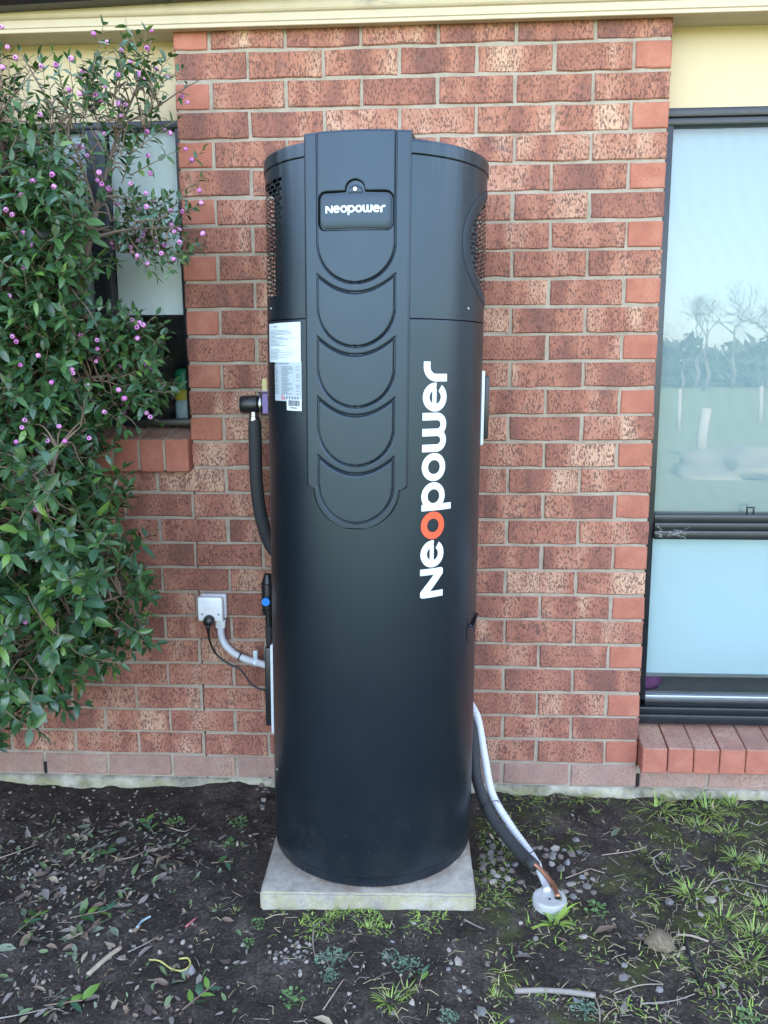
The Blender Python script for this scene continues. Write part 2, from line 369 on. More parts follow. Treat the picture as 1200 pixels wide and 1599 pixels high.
def mk_ground():
    mt, t, b = nodes('soil_and_grass'); v, _ = objco(t, rnd=False)
    n = noisef(t, v, 7, 6, 0.7); n2 = noisef(t, v, 90, 5, 0.75)
    soil = ramp(t, math_(t, 'ADD', math_(t, 'MULTIPLY', n, 0.5), math_(t, 'MULTIPLY', n2, 0.5)), [(0.34, (0.014, 0.0112, 0.0098)), (0.5, (0.046, 0.037, 0.032)), (0.66, (0.135, 0.110, 0.094))])
    grit = ramp(t, N(t, 'ShaderNodeTexVoronoi', {'Vector': v, 'Scale': 170.0}).outputs['Distance'], [(0.10, 1.0), (0.2, 0.0)])
    gm = ramp(t, noisef(t, v, 60, 2), [(0.56, 0.0), (0.68, 0.6)])
    soil = mixc(t, math_(t, 'MULTIPLY', grit, gm), soil, (0.20, 0.19, 0.18))
    sep = N(t, 'ShaderNodeSeparateXYZ', {'Vector': v})
    right = N(t, 'ShaderNodeMapRange', {'Value': sep.outputs['X'], 'From Min': 0.2, 'From Max': 1.3, 'To Min': -0.12, 'To Max': 0.06}).outputs[0]
    mo = ramp(t, math_(t, 'ADD', noisef(t, v, 5.5, 5, 0.7), right), [(0.55, 0.0), (0.68, 0.6)])
    soil = mixc(t, mo, soil, mixc(t, n2, (0.035, 0.045, 0.012), (0.115, 0.125, 0.03)))
    field = mixc(t, noisef(t, v, 0.5, 5, 0.7), (0.16, 0.22, 0.07), (0.36, 0.36, 0.17))
    fm = N(t, 'ShaderNodeMapRange', {'Value': math_(t, 'ADD', sep.outputs['Y'], math_(t, 'MULTIPLY', n, 0.8)), 'From Min': -3.0, 'From Max': -3.9}).outputs[0]
    t.links.new(mixc(t, fm, soil, field), b.inputs['Base Color']); setb(b, None, 0.95, 0.15)
    bump(t, b, math_(t, 'ADD', n2, math_(t, 'MULTIPLY', noisef(t, v, 260, 3), 0.5)), 0.9, 0.010); return mt
M['ground'] = mk_ground()
tag(link('ground', new_mesh('ground', GV, GF, [M['ground']], None, True)), kind='structure')
def gz(x, y): return ground_z(x, y)

# ------------------------------------------------------------------ brick house
HC = 0.088; ZJ = 0.125; OPEN_Y = 0.09
house = tag(empty('brick_house'), 'speckled red brick house wall with cream eaves and two black-framed windows', 'house')
wall = link('wall', None, house); wall.empty_display_size = 0.1
BH = 0.0765
def brick_mesh(name, L, H, D, mats, seed, rough=0.0016, lip=0.0):
    r = random.Random(seed); j = lambda a=rough: r.uniform(-a, a)
    x0, x1, z0, z1 = -L/2, L/2, -H/2, H/2
    out = [(x0+j(), z0+j()-lip*r.random()), (x0+L*0.3+j(.02), z0+j()-lip*r.random()), (x0+L*0.55+j(.02), z0+j()-lip*r.random()), (x0+L*.8+j(.01), z0+j()-lip*r.random()),
           (x1+j(), z0+j()-lip*r.random()), (x1+j(), j(.02)), (x1+j(), z1+j()), (j(.04), z1+j()), (x0+j(), z1+j()), (x0+j(), j(.02))]
    n = len(out); ins = 0.0035; v = []
    for (x, z) in out: v.append((x-math.copysign(min(ins, abs(x)), x), 0.0+j(.0005), z-math.copysign(min(ins, abs(z)*0.1), z)))
    for (x, z) in out: v.append((x, 0.004, z))
    for (x, z) in out: v.append((x, D, z))
    f = [tuple(range(n))]
    for a in (0, n):
        for i in range(n): k = (i+1) % n; f.append((a+i, a+n+i, a+n+k, a+k))
    return new_mesh(name, v, f, mats)
STR = [brick_mesh('stretcher_brick', 0.2295, BH, 0.1, [M['brick']], i, 0.0016, 0.004) for i in range(12)]
HDR = [brick_mesh('header_brick', 0.1095, BH, 0.1, [M['header']], 40+i, 0.0012, 0.0015) for i in range(6)]
STB = [brick_mesh('base_course_brick', 0.2295, BH, 0.1, [M['base_brick']], 60+i, 0.0015, 0.002) for i in range(6)]
bricks = []
def rowz(k): return ZJ+(27-k)*HC+HC/2
for k in range(0, 29):
    zc = rowz(k); odd = k % 2 == 1
    segs = []                                     # (x0, x1) of each wall length in this course
    if k <= 15: segs = [(-1.6, -0.62), (0.0, 1.55)]
    elif k <= 27: segs = [(-1.6, 1.55)]
    else: segs = [(-1.6, 3.2)]
    start = (-1.68 if odd else -1.80)
    for (a, b2) in segs:
        x = start
        while x < b2:
            p, q = x, x+0.24; x += 0.24
            c0, c1 = max(p, a), min(q, b2+0.01)
            if c1-c0 < 0.08: continue
            full = (c1-c0) > 0.2
            end = (not full)
            me = random.choice(STB) if (k == 28 and full) else random.choice(STR) if full else random.choice(HDR)
            cx = (c0+c1-0.01)/2
            bricks.append((cx, zc, me, full))
# the 300 that show largest are parts of their own, the rest outside the picture one part
def pix(P):
    v = np.array(P)-CAM; D = v@_f; return 600+FOC*(v@_r)/D, 799.5+FOC*(v@_d)/D
def score(bk):
    u, v = pix((bk[0], 0, bk[1])); return max(0, -60-u)+max(0, u-1260)
bricks.sort(key=score)
rest = MB()
for i, (cx, zc, me, full) in enumerate(bricks):
    fy = random.uniform(-0.0016, 0.0016); rot = random.uniform(-0.004, 0.004)
    if i < 300: link('brick', me, wall, (cx+random.uniform(-.0012, .0012), fy, zc+random.uniform(-.0012, .0012)), (random.uniform(-.006, .006), rot, random.uniform(-.006, .006)))
    else: rest.add([(q.co.x+cx, q.co.y+fy, q.co.z+zc) for q in me.vertices], [tuple(p.vertices) for p in me.polygons])
if rest.v: tag(rest.build('brick_courses', M['brick'], wall), kind='stuff')
mo = MB()
def mortar_patch(x0, x1, z0, z1, st=0.02):
    xs = np.linspace(x0, x1, max(2, int((x1-x0)/st))); zs = np.linspace(z0, z1, max(2, int((z1-z0)/st)))
    v = [(x, 0.0048+0.0016*noise.noise(Vector((x*30, z*30, 0))), z) for z in zs for x in xs]; n = len(xs)
    mo.add(v, [(j*n+i, j*n+i+1, (j+1)*n+i+1, (j+1)*n+i) for j in range(len(zs)-1) for i in range(n-1)])
    mo.add([(x0, .005, z0), (x0, .11, z0), (x0, .11, z1), (x0, .005, z1)], [(3, 2, 1, 0)]); mo.add([(x1, .005, z0), (x1, .11, z0), (x1, .11, z1), (x1, .005, z1)], [(0, 1, 2, 3)])
mortar_patch(0.005, 1.545, 0.036, 2.60); mortar_patch(-1.6, -0.001, 0.036, 1.165, 0.03); mortar_patch(1.55, 3.2, 0.036, 0.121, 0.03); mortar_patch(-1.6, -0.626, 1.17, 2.60, 0.05)
mo.build('mortar', M['mortar'], wall, smooth=True)
# weep holes of the lowest course: near-black blocks for the shade in open perpends
for (x, h) in ((-0.605, 0.045), (0.235, 0.06), (1.555, 0.05)):
    mw = MB(); mw.box(x-0.005, x+0.005, 0.001, 0.03, 0.04, 0.04+h); mw.build('weep_hole_shade', M['opening_shade'], wall)
# concrete footing edge: rough, uneven
fo = MB(); xs = np.linspace(-1.6, 3.2, 700); prof = [(0.06, 0.0365), (0.004, 0.0365), (-0.006, 0.030), (-0.009, 0.015), (-0.010, -0.005), (-0.010, -0.08)]
v = []
for x in xs:
    for i, (y, z) in enumerate(prof):
        k = 1 if i >= 2 else 0
        ledge = 0.018*max(0, min(1, (0.02-x)/0.1)) if i >= 2 else 0
        v.append((x, y-ledge*0.6+k*0.011*noise.noise(Vector((x*14, i*3.1, 0)))+k*.004*noise.noise(Vector((x*60, i*3.1, 0))), z+k*0.009*noise.noise(Vector((x*18, i*2.3, 4)))))
n = len(prof)
fo.add(v, [(i*n+j, i*n+j+1, (i+1)*n+j+1, (i+1)*n+j) for i in range(len(xs)-1) for j in range(n-1)])
fo.build('footing', M['footing'], house, smooth=True)

# sills of bricks on edge
def sill(x0, x1, zf0, zf1, zb, yf, wb, tight):
    s = link('window_sill', None, house); n = int((x1-x0)/0.0885)
    for i in range(n):
        a = x0+i*0.0885; b_ = a+wb
        jj = lambda e=.001: random.uniform(-e, e)
        dz = jj(.002); dy = jj(.002)
        V = [(a+jj(), yf+dy, zf0+dz), (b_+jj(), yf+dy, zf0+dz), (b_+jj(), yf+dy, zf1+dz), (a+jj(), yf+dy, zf1+dz), (a, 0.12, zf0), (b_, 0.12, zf0), (b_, 0.12, zb+dz), (a, 0.12, zb+dz)]
        bm = bmesh.new(); vv = [bm.verts.new(q) for q in V]
        for f in ((0, 1, 2, 3), (5, 4, 7, 6), (3, 2, 6, 7), (0, 4, 5, 1), (0, 3, 7, 4), (1, 5, 6, 2)): bm.faces.new([vv[k] for k in f])
        bmesh.ops.bevel(bm, geom=bm.edges[:], offset=0.0026, segments=1, affect='EDGES')
        bm.normal_update(); mi = [1 if f.normal.z > .6 else 0 for f in bm.faces]
        mb = MB(); mb.bm(bm); mb.m = mi; mb.build('brick', [M['header'], M['sill_top']], s)
    mm = MB(); e = 0.012 if tight else 0.005; X1 = x0+(n-1)*.0885+wb-e
    mm.add([(x0+e, yf+e, zf0+e), (X1, yf+e, zf0+e), (X1, yf+e, zf1-e), (x0+e, yf+e, zf1-e), (x0+e, .118, zf0+e), (X1, .118, zf0+e), (X1, .118, zb-e), (x0+e, .118, zb-e)],
           [(0, 1, 2, 3), (3, 2, 6, 7), (0, 4, 5, 1), (0, 3, 7, 4), (1, 5, 6, 2)])
    mm.build('mortar', M['mortar'], s); return s
M['sill_top'] = brick_material('weathered_sill_brick', stained=0.75)
sill(1.5535, 3.2, 0.1215, 0.212, 0.252, -0.05, .0845, True)
sill(-0.002-7*0.0885+0.010, -0.002+0.02, 1.171, 1.281, 1.316, -0.035, .0795, False)

# windows -----------------------------------------------------------
def window(parts, panes, pane_mats):
    wdw = link('window', None, house)
    for nm, boxes, mt in parts:
        for bx in boxes:
            mb = MB(); mb.box(*bx, bev=0.003); mb.build(nm, M[mt], wdw, auto=30)
    for (x0, x1, z0, z1, y), pm in zip(panes, pane_mats):
        mb = MB(); mb.quad((x0, y, z0), (x1, y, z0), (x1, y, z1), (x0, y, z1)); mb.build('pane', M[pm], wdw)
    return wdw
RX0, RX1 = 1.5535, 3.15
wr = window([('frame', [(RX0, RX1, .075, .15, 2.295, 2.322), (RX0, RX1, .082, .15, 2.272, 2.2948), (RX0, RX0+.034, .080, .15, .335, 2.2718), (RX1-.03, RX1, .080, .15, .335, 2.2718)], 'frame'),
             ('transom', [(RX0+.0342, RX1-.0302, .070, .15, .957, .983), (RX0+.0342, RX1-.0302, .062, .15, .926, .9568), (RX0+.0342, RX1-.0302, .078, .15, .9832, 1.010)], 'frame'),
             ('bottom_rail', [(RX0, RX1, .060, .15, .253, .287), (RX0, RX1, .070, .15, .2872, .311), (RX0+.0342, RX1-.0302, .084, .13, .3112, .334)], 'frame'),
             ('flashing_strip', [(RX0+.0344, RX1-.0304, .082, .118, .3345, .352)], 'alum'),
             ('latch', [(1.895, 1.90, .072, .082, 1.0102, 1.034), (1.917, 1.922, .072, .082, 1.0102, 1.034), (1.893, 1.924, .070, .082, 1.0342, 1.039)], 'frame')],
            [(RX0+.03, RX1-.03, 1.0, 2.28, .108), (RX0+.03, RX1-.03, .345, .94, .104)], ['glass', 'glass'])
LX0, LX1 = -0.616, -0.004
wl = window([('frame', [(LX0, LX1, .080, .15, 2.298, 2.322), (LX0, LX1, .076, .15, 1.318, 1.342), (LX0, LX0+.06, .082, .15, 1.3422, 2.2978), (LX1-.028, LX1, .080, .15, 1.3422, 2.2978)], 'frame'),
             ('mullion', [(-.338, -.272, .078, .15, 1.3424, 2.2976)], 'frame')],
            [(LX0+.055, -.335, 1.335, 2.30, .112), (-.275, LX1-.02, 1.335, 2.30, .108)], ['ripple', 'ripple'])
# yellow sheets over the windows and the eaves
for (a, b2) in ((-0.625, -0.002), (1.552, 3.2)):
    mb = MB(); mb.box(a, b2, .09, .11, 2.3225, 2.566); mb.build('cladding_panel', M['yellow'], house)
mb = MB(); mb.box(-2.0, 3.6, -.034, .128, 2.5625, 2.61); mb.build('soffit', M['soffit'], house)
fa = MB()
prof = [(-.010, 2.5555), (-.0350, 2.5555), (-.0370, 2.5570), (-.0370, 2.5665), (-.0385, 2.5680), (-.0405, 2.5690), (-.0405, 2.5900), (-.0420, 2.5915), (-.0465, 2.5935), (-.0500, 2.5985), (-.0520, 2.6060), (-.0520, 2.68), (-.01, 2.68)]
n = len(prof); xs = np.linspace(-2.0, 3.6, 60); V = []
for x in xs:
    for (y, z) in prof: V.append((x, y+.0008*noise.noise(Vector((x*4, z*20, 0))), z+.0012*noise.noise(Vector((x*2, 7, 0)))))
fa.add(V, [(i*n+j, (i+1)*n+j, (i+1)*n+j+1, i*n+j+1) for i in range(len(xs)-1) for j in range(n-1)])
fa.build('fascia', M['cream'], house)
gu = MB(); V = []; gp_ = [(-.056, 0.0), (-.105, 0.0), (-.150, .02), (-.155, .10), (-.056, .10)]
for x in (-2.0, -0.5, 0.3, 3.6):
    z = 2.6085+0.024*(x+0.5)
    for (y, dz) in gp_: V.append((x, y, z+dz))
gu.add(V, [(i*5+j, (i+1)*5+j, (i+1)*5+(j+1) % 5, i*5+(j+1) % 5) for i in range(3) for j in range(5)])
gu.build('gutter', M['gutter'], house)
# the rest of the house: side and back walls, floor, ceiling and roof close it
sh = MB()
sh.box(-7, -1.6, 0.02, 0.12, -.05, 2.73); sh.box(3.2, 9, 0.02, 0.12, -.05, 2.73); sh.box(-7, -6.9, .12, 7, -.05, 2.73); sh.box(8.9, 9, .12, 7, -.05, 2.73); sh.box(-6.9, 8.9, 6.9, 7, -.05, 2.73)
sh.build('side_wall', M['render'], house)
mb = MB(); mb.box(-6.9, 8.9, .125, 6.9, -.02, .03); mb.build('floor', M['carpet'], house)
mb = MB(); mb.box(-6.9, 8.9, .131, 6.9, 2.562, 2.59); mb.build('ceiling', M['plaster'], house)
mb = MB(); mb.box(1.0, 1.1, .16, 3.0, .031, 2.561); mb.box(-6.8, 8.8, 3.0, 3.1, .031, 2.561); mb.build('partition', M['plaster'], house)
rf = MB(); rf.add([(-7.3, -.12, 2.76), (9.3, -.12, 2.76), (9.3, 3.6, 4.1), (-7.3, 3.6, 4.1), (9.3, 7.3, 2.76), (-7.3, 7.3, 2.76), (-7.3, -.12, 2.72), (9.3, -.12, 2.72), (9.3, 7.3, 2.72), (-7.3, 7.3, 2.72)],
                  [(0, 1, 2, 3), (3, 2, 4, 5), (6, 9, 8, 7), (0, 6, 7, 1), (5, 4, 8, 9), (0, 3, 5), (1, 4, 2), (0, 5, 9, 6), (1, 7, 8, 4)])
rf.build('roof', M['roof'], house)
# behind the panes
mb = MB(); mb.box(1.56, 3.13, .152, .156, .985, 2.292)
tag(mb.build('net_curtain', M['net']), 'pale bluish net curtain behind the upper pane of the right window', 'curtain')
mb = MB(); mb.box(1.57, 3.12, .150, .154, .408, .960)
bl = tag(mb.build('window_blind', M['blind']), 'smooth pale blue blind behind the lower pane of the right window', 'blind')
mb = MB(); mb.box(1.57, 3.12, .144, .1495, .400, .412); mb.build('bottom_bar', M['alum'], bl)
mb = MB(); mb.box(-.552, -.341, .1205, .125, 1.700, 2.296); mb.box(-.269, -.034, .1205, .125, 1.700, 2.296)
tag(mb.build('window_blind', M['frost']), 'white blind behind the rippled glass of the left window', 'blind')
# purple cloth on the inner sill
def lumpy(name, c, r, mat, seed, sub=3, amp=0.25):
    bm = bmesh.new(); bmesh.ops.create_icosphere(bm, subdivisions=sub, radius=1)
    for q in bm.verts:
        k = 1+amp*noise.noise(q.co*2.2+Vector((seed, 0, 0)))+amp*.3*noise.noise(q.co*7+Vector((seed, 5, 0))); q.co = Vector((q.co.x*r[0], q.co.y*r[1], q.co.z*r[2]))*k
    mb = MB(); mb.bm(bm); return mb.build(name, mat, None, c, smooth=True)
mb = MB(); mb.box(1.0, 3.1, .1515, .45, .30, .325); tag(mb.build('inner_sill', M['plaster'], house))
tag(lumpy('folded_cloth', (1.615, .22, .36), (.065, .05, .042), simple('purple_cloth', (0.22, 0.07, 0.20), 0.9), 3), 'purple cloth heaped behind the bottom of the right window', 'cloth')
mb = MB(); mb.box(-.61, -.01, .1615, .45, 1.300, 1.318); mb.build('inner_sill', M['plaster'], house)
bt = tag(empty('detergent_bottle', (-.068, .175, 1.3185)), 'bottle with green top and yellow band behind the left window, near the brick pier', 'bottle')
mb = MB(); mb.lathe([(.030, 0), (.034, .01), (.034, .075), (.032, .085)], 16, cap0=True); mb.build('body', simple('blue_white_bottle', (.45, .62, .72), .3), bt, smooth=True)
mb = MB(); mb.lathe([(.0345, .086), (.0345, .118), (.030, .122)], 16); mb.build('band', simple('yellow_band', (.62, .5, .05), .4), bt, smooth=True)
mb = MB(); mb.lathe([(.030, .122), (.031, .18), (.024, .195), (.020, .197)], 16, cap1=True); mb.build('cap', simple('green_cap', (.01, .22, .09), .35), bt, smooth=True)
# cobwebs on the transom
mb = MB()
for i in range(26):
    a = Vector((1.60+random.random()*.09, .0595, .935+random.random()*.03)); b2 = a+Vector((random.uniform(-.03, .03), -.001, random.uniform(-.02, .02))); mb.tube([a, (a+b2)/2+Vector((0, -.002, 0)), b2], .0006, 3)
tag(mb.build('cobweb', M['web']), 'pale torn cobweb on the black transom of the right window', 'cobweb')
for (u0, v0, lab) in ((575, 6, 'wispy grey cobweb hanging on the cream fascia above the brick pier'), (255, 8, 'small cobweb on the cream fascia above the flowering shrub')):
    mb = MB(); c = wp(u0, v0, -.056)
    for i in range(30):
        a = Vector(c)+Vector((random.gauss(0, .022), random.uniform(-.004, .002), random.gauss(.012, .012))); b2 = a+Vector((random.gauss(0, .02), random.uniform(-.01, .0), random.gauss(-.004, .012))); mb.tube([a, (a+b2)/2+Vector((0, 0, -.003)), b2], .0005, 3)
    tag(mb.build('cobweb', M['web']), lab, 'cobweb')

# ------------------------------------------------------------------ concrete paver
mb = MB(); bm = bmesh.new(); bmesh.ops.create_grid(bm, x_segments=24, y_segments=24, size=0.5)
pv = bmesh.new(); bmesh.ops.create_cube(pv, size=1)
for q in pv.verts: q.co = Vector((q.co.x*.612, q.co.y*.60, q.co.z*.075))
bmesh.ops.bevel(pv, geom=pv.edges[:], offset=.006, segments=2, affect='EDGES')
bmesh.ops.subdivide_edges(pv, edges=[e for e in pv.edges if e.calc_length() > .2], cuts=30, use_grid_fill=True)
for q in pv.verts:
    q.co += Vector((noise.noise(q.co*30), noise.noise(q.co*30+Vector((9, 0, 0))), noise.noise(q.co*25+Vector((0, 9, 0)))))*.0016
bm.free(); mb.bm(pv)
tag(mb.build('concrete_paver', M['slab'], None, (.636, -.372, .0125), (0, 0, R_(1.6)), auto=40), 'square grey concrete paver with mossy front edge under the black water heater', 'paver')

# ------------------------------------------------------------------ water heater
HR = .311
heater = tag(empty('water_heater', (.636, -.335, .0502), (0, R_(.75), 0)), 'tall black cylindrical heat pump water heater standing on a concrete paver', 'water heater')
def cy(phi, r, z): return (r*math.sin(phi), -r*math.cos(phi), z)
mb = MB(); SEG = 144
mb.lathe([(.285, .0005), (HR-.006, .001), (HR-.003, .003), (HR-.003, .0045), (HR-.0025, .030)], SEG); mb.build('base_ring', M['black'], heater, auto=40)
mb = MB(); mb.lathe([(HR-.010, .0305), (HR-.002, .0312), (HR, .034), (HR, .0352), (HR, .0365), (HR, .5), (HR, 1.0), (HR, 1.4), (HR, 1.5835), (HR, 1.5848), (HR, 1.5862), (HR-.0015, 1.5885), (HR-.006, 1.5888)], SEG); mb.build('tank_jacket', M['black'], heater, auto=40)
# upper shell made of bands so that every vent slot is a real opening
Z0, Z1 = 1.591, 1.9835
SL_H, ST_H = .0085, .0035; pitch = SL_H+ST_H; PW, GW = .034, .0065     # slot/strip heights, slot pitch and bar width along the arc
def hole_limits(z):
    out = []
    if 1.652 < z < 1.952: out.append((R_(-132), R_(-48.5)))
    e = 1-((z-1.792)/.134)**2
    if e > 0: a = .188*math.sqrt(e)/HR; out.append((R_(92)-a, R_(92)+a))
    return out
bands = [(Z0, Z0+.003)]; z = Z0+.003; row = 0
V = []; F = []; NRM = []
def arc(a, b2, z0, z1):
    n = max(1, int(math.ceil((b2-a)/R_(2.5)))); b0 = len(V)
    for i in range(n+1):
        p = a+(b2-a)*i/n
        for zz in (z0, z1): V.append(cy(p, HR-.0005, zz)); NRM.append((math.sin(p), -math.cos(p), 0))
    for i in range(n): F.append((b0+2*i, b0+2*i+2, b0+2*i+3, b0+2*i+1))
z = Z0; row = 0
while z < Z1-.001:
    zs = min(z+ST_H, Z1); arc(-PI, PI, z, zs)
    zt = min(zs+SL_H, Z1)
    if zt-zs > .001:
        cur = -PI; lim = sorted(hole_limits((zs+zt)/2))
        for (a, b2) in lim:
            s0 = math.floor(a*HR/PW)*PW+(PW/2 if row % 2 else 0)-PW
            while s0 < b2*HR:
                h0, h1 = max(s0+GW, a*HR), min(s0+PW, b2*HR)
                if h1-h0 > .008: arc(cur, h0/HR, zs, zt); cur = h1/HR
                s0 += PW
        arc(cur, PI, zs, zt)
    z = zt; row += 1
me = new_mesh('upper_shell', V, F, [M['black']], None, True)
me.normals_split_custom_set_from_vertices(NRM)
o = link('upper_shell', me, heater)
mb = MB(); mb.lathe([(.284, 1.592), (.284, 1.98)], 64); mb.build('fan_housing', M['inside'], heater, smooth=True)  # near-black drum, widened to darken the view through the slots
mb = MB(); mb.lathe([(.31, 1.5895), (.02, 1.5897)], 64); mb.build('upper_deck', M['inside'], heater)
# matt oval plate whose tone stands for the shading of the right-hand vent recess
mb = MB(); n = 72; V = []; F = []
for i in range(n):
    a = 2*PI*i/n
    for (fa_, fb, dr) in ((.226, .160, .0003), (.223, .157, .0012), (.193, .139, .0010), (.188, .134, -.002)):
        p = R_(92)+fa_*math.cos(a)/HR; zz = 1.792+fb*math.sin(a); V.append(cy(p, HR+dr, min(max(zz, 1.5925), 1.982)))
for i in range(n):
    k = (i+1) % n
    for j in range(3): F.append((i*4+j, k*4+j, k*4+j+1, i*4+j+1))
mb.add(V, F); mb.build('vent_recess_shade', M['surround'], heater, smooth=True)
# cap
mb = MB(); mb.lathe([(HR-.006, 1.9842), (HR+.0015, 1.9850), (HR+.003, 1.987), (HR+.003, 1.9885), (HR+.003, 2.0125), (HR+.003, 2.014), (HR+.001, 2.019), (HR-.006, 2.022), (.2, 2.030), (.01, 2.034)], SEG, cap1=True); mb.build('cap', M['black'], heater, auto=50)
# moulded spine cover -------------------------------------------------
PC = R_(-5.6); PWID = .135; CW = .0985; TW = .1165; ZB = 1.042; ZST = 1.150; ZTOP = 2.037
cells = [(1.6755, None), (1.518, 1.650), (1.365, 1.495), (1.213, 1.3415), (1.061, 1.189)]
def ss(e, a, b2):
    t = min(1, max(0, (e-a)/(b2-a))); return t*t*(3-2*t)
def cell_d(s, z, zb, zt):
    hb = .098; zc = zb+hb
    if z < zc:
        q = math.hypot(s/CW, (z-zc)/hb); d = (1-q)*CW
    else: d = CW-abs(s)
    if zt is not None:
        d = min(d, (zt+.043*(s/CW)**2-z)*.8)
    return d
def relief(s, z):
    h = 0.0
    for zb, zt in cells:
        d = cell_d(s, z, zb, zt)
        if d > -.006: h = max(h, .0042*ss(d, .0003, .0034)) if d > .0003 else min(h, -.0030*ss(d, -.0048, -.0016))
    # pocket for the display door
    rc = .016; dx = abs(s)-(.0925-rc); dz = abs(z-1.848)-(.0450-rc); dd = math.hypot(max(dx, 0), max(dz, 0))+min(max(dx, dz), 0)-rc
    dt = math.hypot(s-.000, z-1.896)-.0235
    if dd < .004 or dt < .004:
        k = max(ss(-dd, -.003, .001), ss(-dt, -.003, .001)); h = h*(1-k)+k*(-.0045)
    return h
def half_w(z):
    if z >= ZST+.010: return PWID
    if z >= ZST: return PWID-(PWID-TW)*(1-math.sqrt(max(0, 1-((ZST+.010-z)/.010)**2)))*.999
    q = (z-ZB)/(ZST-ZB); return TW*math.sqrt(max(0.0, 1-(1-q)**2))
zs = [ZB+.0002+(ZST-ZB)*(1-math.cos(t*PI/2)) for t in np.linspace(0, 1, 64)]+list(np.linspace(ZST+.0006, ZST+.010, 6))+list(np.linspace(ZST+.012, ZTOP, 470))
NS = 150; V = []; F = []
def depth(s, z):
    d = .2935+(math.sqrt(.46**2-s*s)-math.sqrt(.46**2-PWID**2))
    return d
ca, sa = math.cos(PC), math.sin(PC)
def pp(s, dpt, z): return (s*ca+dpt*sa, s*sa-dpt*ca, z)   # s along the tangent at PC, dpt outward
for z in zs:
    W = half_w(z)
    for i in range(NS+1):
        s = W*(-1+2*i/NS); edge = min(W-abs(s), ZTOP-z+.0)
        if z < ZST: edge = min(edge, (z-ZB)*1.0)
        rnd = -.004*(1-ss(edge, 0, .005))
        V.append(pp(s, depth(s, z)+relief(s, z)+rnd, z))
n = NS+1
for j in range(len(zs)-1):
    for i in range(NS): F.append((j*n+i, j*n+i+1, (j+1)*n+i+1, (j+1)*n+i))
# skirt back to the jacket
ring = [j*n for j in range(len(zs))]+[(len(zs)-1)*n+i for i in range(1, n)]+[j*n+NS for j in range(len(zs)-2, -1, -1)]+[i for i in range(NS-1, 0, -1)]
b0 = len(V)
for idx in ring:
    q = V[idx]; s = q[0]*ca+q[1]*sa; V.append(pp(s, depth(s, 0)-.05 if q[2] > 1.97 else math.sqrt(HR**2-s*s)-.004, q[2]))
L = len(ring)
for i in range(L): k = (i+1) % L; F.append((ring[k], ring[i], b0+i, b0+k))
me = new_mesh('spine_cover', V, F, [M['panel']], None, True); me.set_sharp_from_angle(angle=R_(38))
spine = link('spine_cover', me, heater)
# top return of the spine, over the cap
mb = MB(); mb.add([pp(-PWID, depth(PWID, 0)-.003, ZTOP), pp(PWID, depth(PWID, 0)-.003, ZTOP), pp(PWID, .20, ZTOP+.001), pp(-PWID, .20, ZTOP+.001)], [(0, 1, 2, 3)]); mb.build('spine_top', M['panel'], heater)
# display door
def rrect(w_, h_, r, cx=0, cz=0, n=5, tab=None):
    pts = []
    for (sx, sz, a0) in ((1, -1, -90), (1, 1, 0), (-1, 1, 90), (-1, -1, 180)):
        if sz == 1 and sx == -1 and tab:
            for i in range(13):
                a = PI*i/12; pts.append((cx+tab[0]+tab[2]*math.cos(a), cz+h_/2+tab[1]*0+tab[2]*math.sin(a)))
        for i in range(n+1):
            a = R_(a0+90*i/n); pts.append((cx+sx*(w_/2-r)+r*math.cos(a), cz+sz*(h_/2-r)+r*math.sin(a)))
    return pts
def plate(mb, pts, dfun, thick, bev, mi=0):
    c = np.mean(np.array(pts), axis=0); n = len(pts); V = []
    for (sc, dp) in ((1.0, 0.0), (1.0, thick-bev), (None, thick)):
        for (x, z) in pts:
            if sc is None:
                dx, dz = x-c[0], z-c[1]; x2 = x-math.copysign(bev, dx); z2 = z-math.copysign(bev, dz); V.append(pp(x2, dfun(x2)+dp, z2))
            else: V.append(pp(x, dfun(x)+dp, z))
    F = []
    for a in (0, n):
        for i in range(n): k = (i+1) % n; F.append((a+i, a+k, a+n+k, a+n+i))
    F.append(tuple(range(2*n, 3*n)))
    mb.add(V, F, mi)
def shaped(mb, cols, nz, hgt, rim=.0016, back=.009):
    """cover plate that follows the curve of the spine; cols = (s, z_low, z_high)"""
    V = []; F = []; n = nz+1
    for i, (s_, zl, zh) in enumerate(cols):
        for j in range(n):
            z = zl+(zh-zl)*j/nz; edge = i in (0, len(cols)-1) or j in (0, nz)
            V.append(pp(s_, depth(s_, 0)+hgt-(rim if edge else 0), z))
    for i in range(len(cols)-1):
        for j in range(nz): F.append((i*n+j, (i+1)*n+j, (i+1)*n+j+1, i*n+j+1))
    rg = [i*n for i in range(len(cols))]+[(len(cols)-1)*n+j for j in range(1, n)]+[i*n+nz for i in range(len(cols)-2, -1, -1)]+[j for j in range(nz-1, 0, -1)]
    b0 = len(V)
    for k in rg: V.append(tuple(np.array(V[k])-np.array(pp(0, back, 0))))
    for i in range(len(rg)): k = (i+1) % len(rg); F.append((rg[i], b0+i, b0+k, rg[k]))
    mb.add(V, F)
def rr_cols(hw, z0, z1, rc):
    xs = sorted(set([round(q, 5) for q in list(np.linspace(-hw+rc, hw-rc, 30))+[-hw+rc-rc*math.sin(t) for t in np.linspace(0, PI/2, 7)]+[hw-rc+rc*math.sin(t) for t in np.linspace(0, PI/2, 7)]]))
    out = []
    for x in xs:
        d = max(0, abs(x)-(hw-rc)); e = rc-math.sqrt(max(0, rc*rc-d*d)); out.append((x, z0+e, z1-e))
    return out
mb = MB(); shaped(mb, rr_cols(.0885, 1.807, 1.889, .012), 10, .0038); door = mb.build('display_door', M['panel'], heater, auto=35)
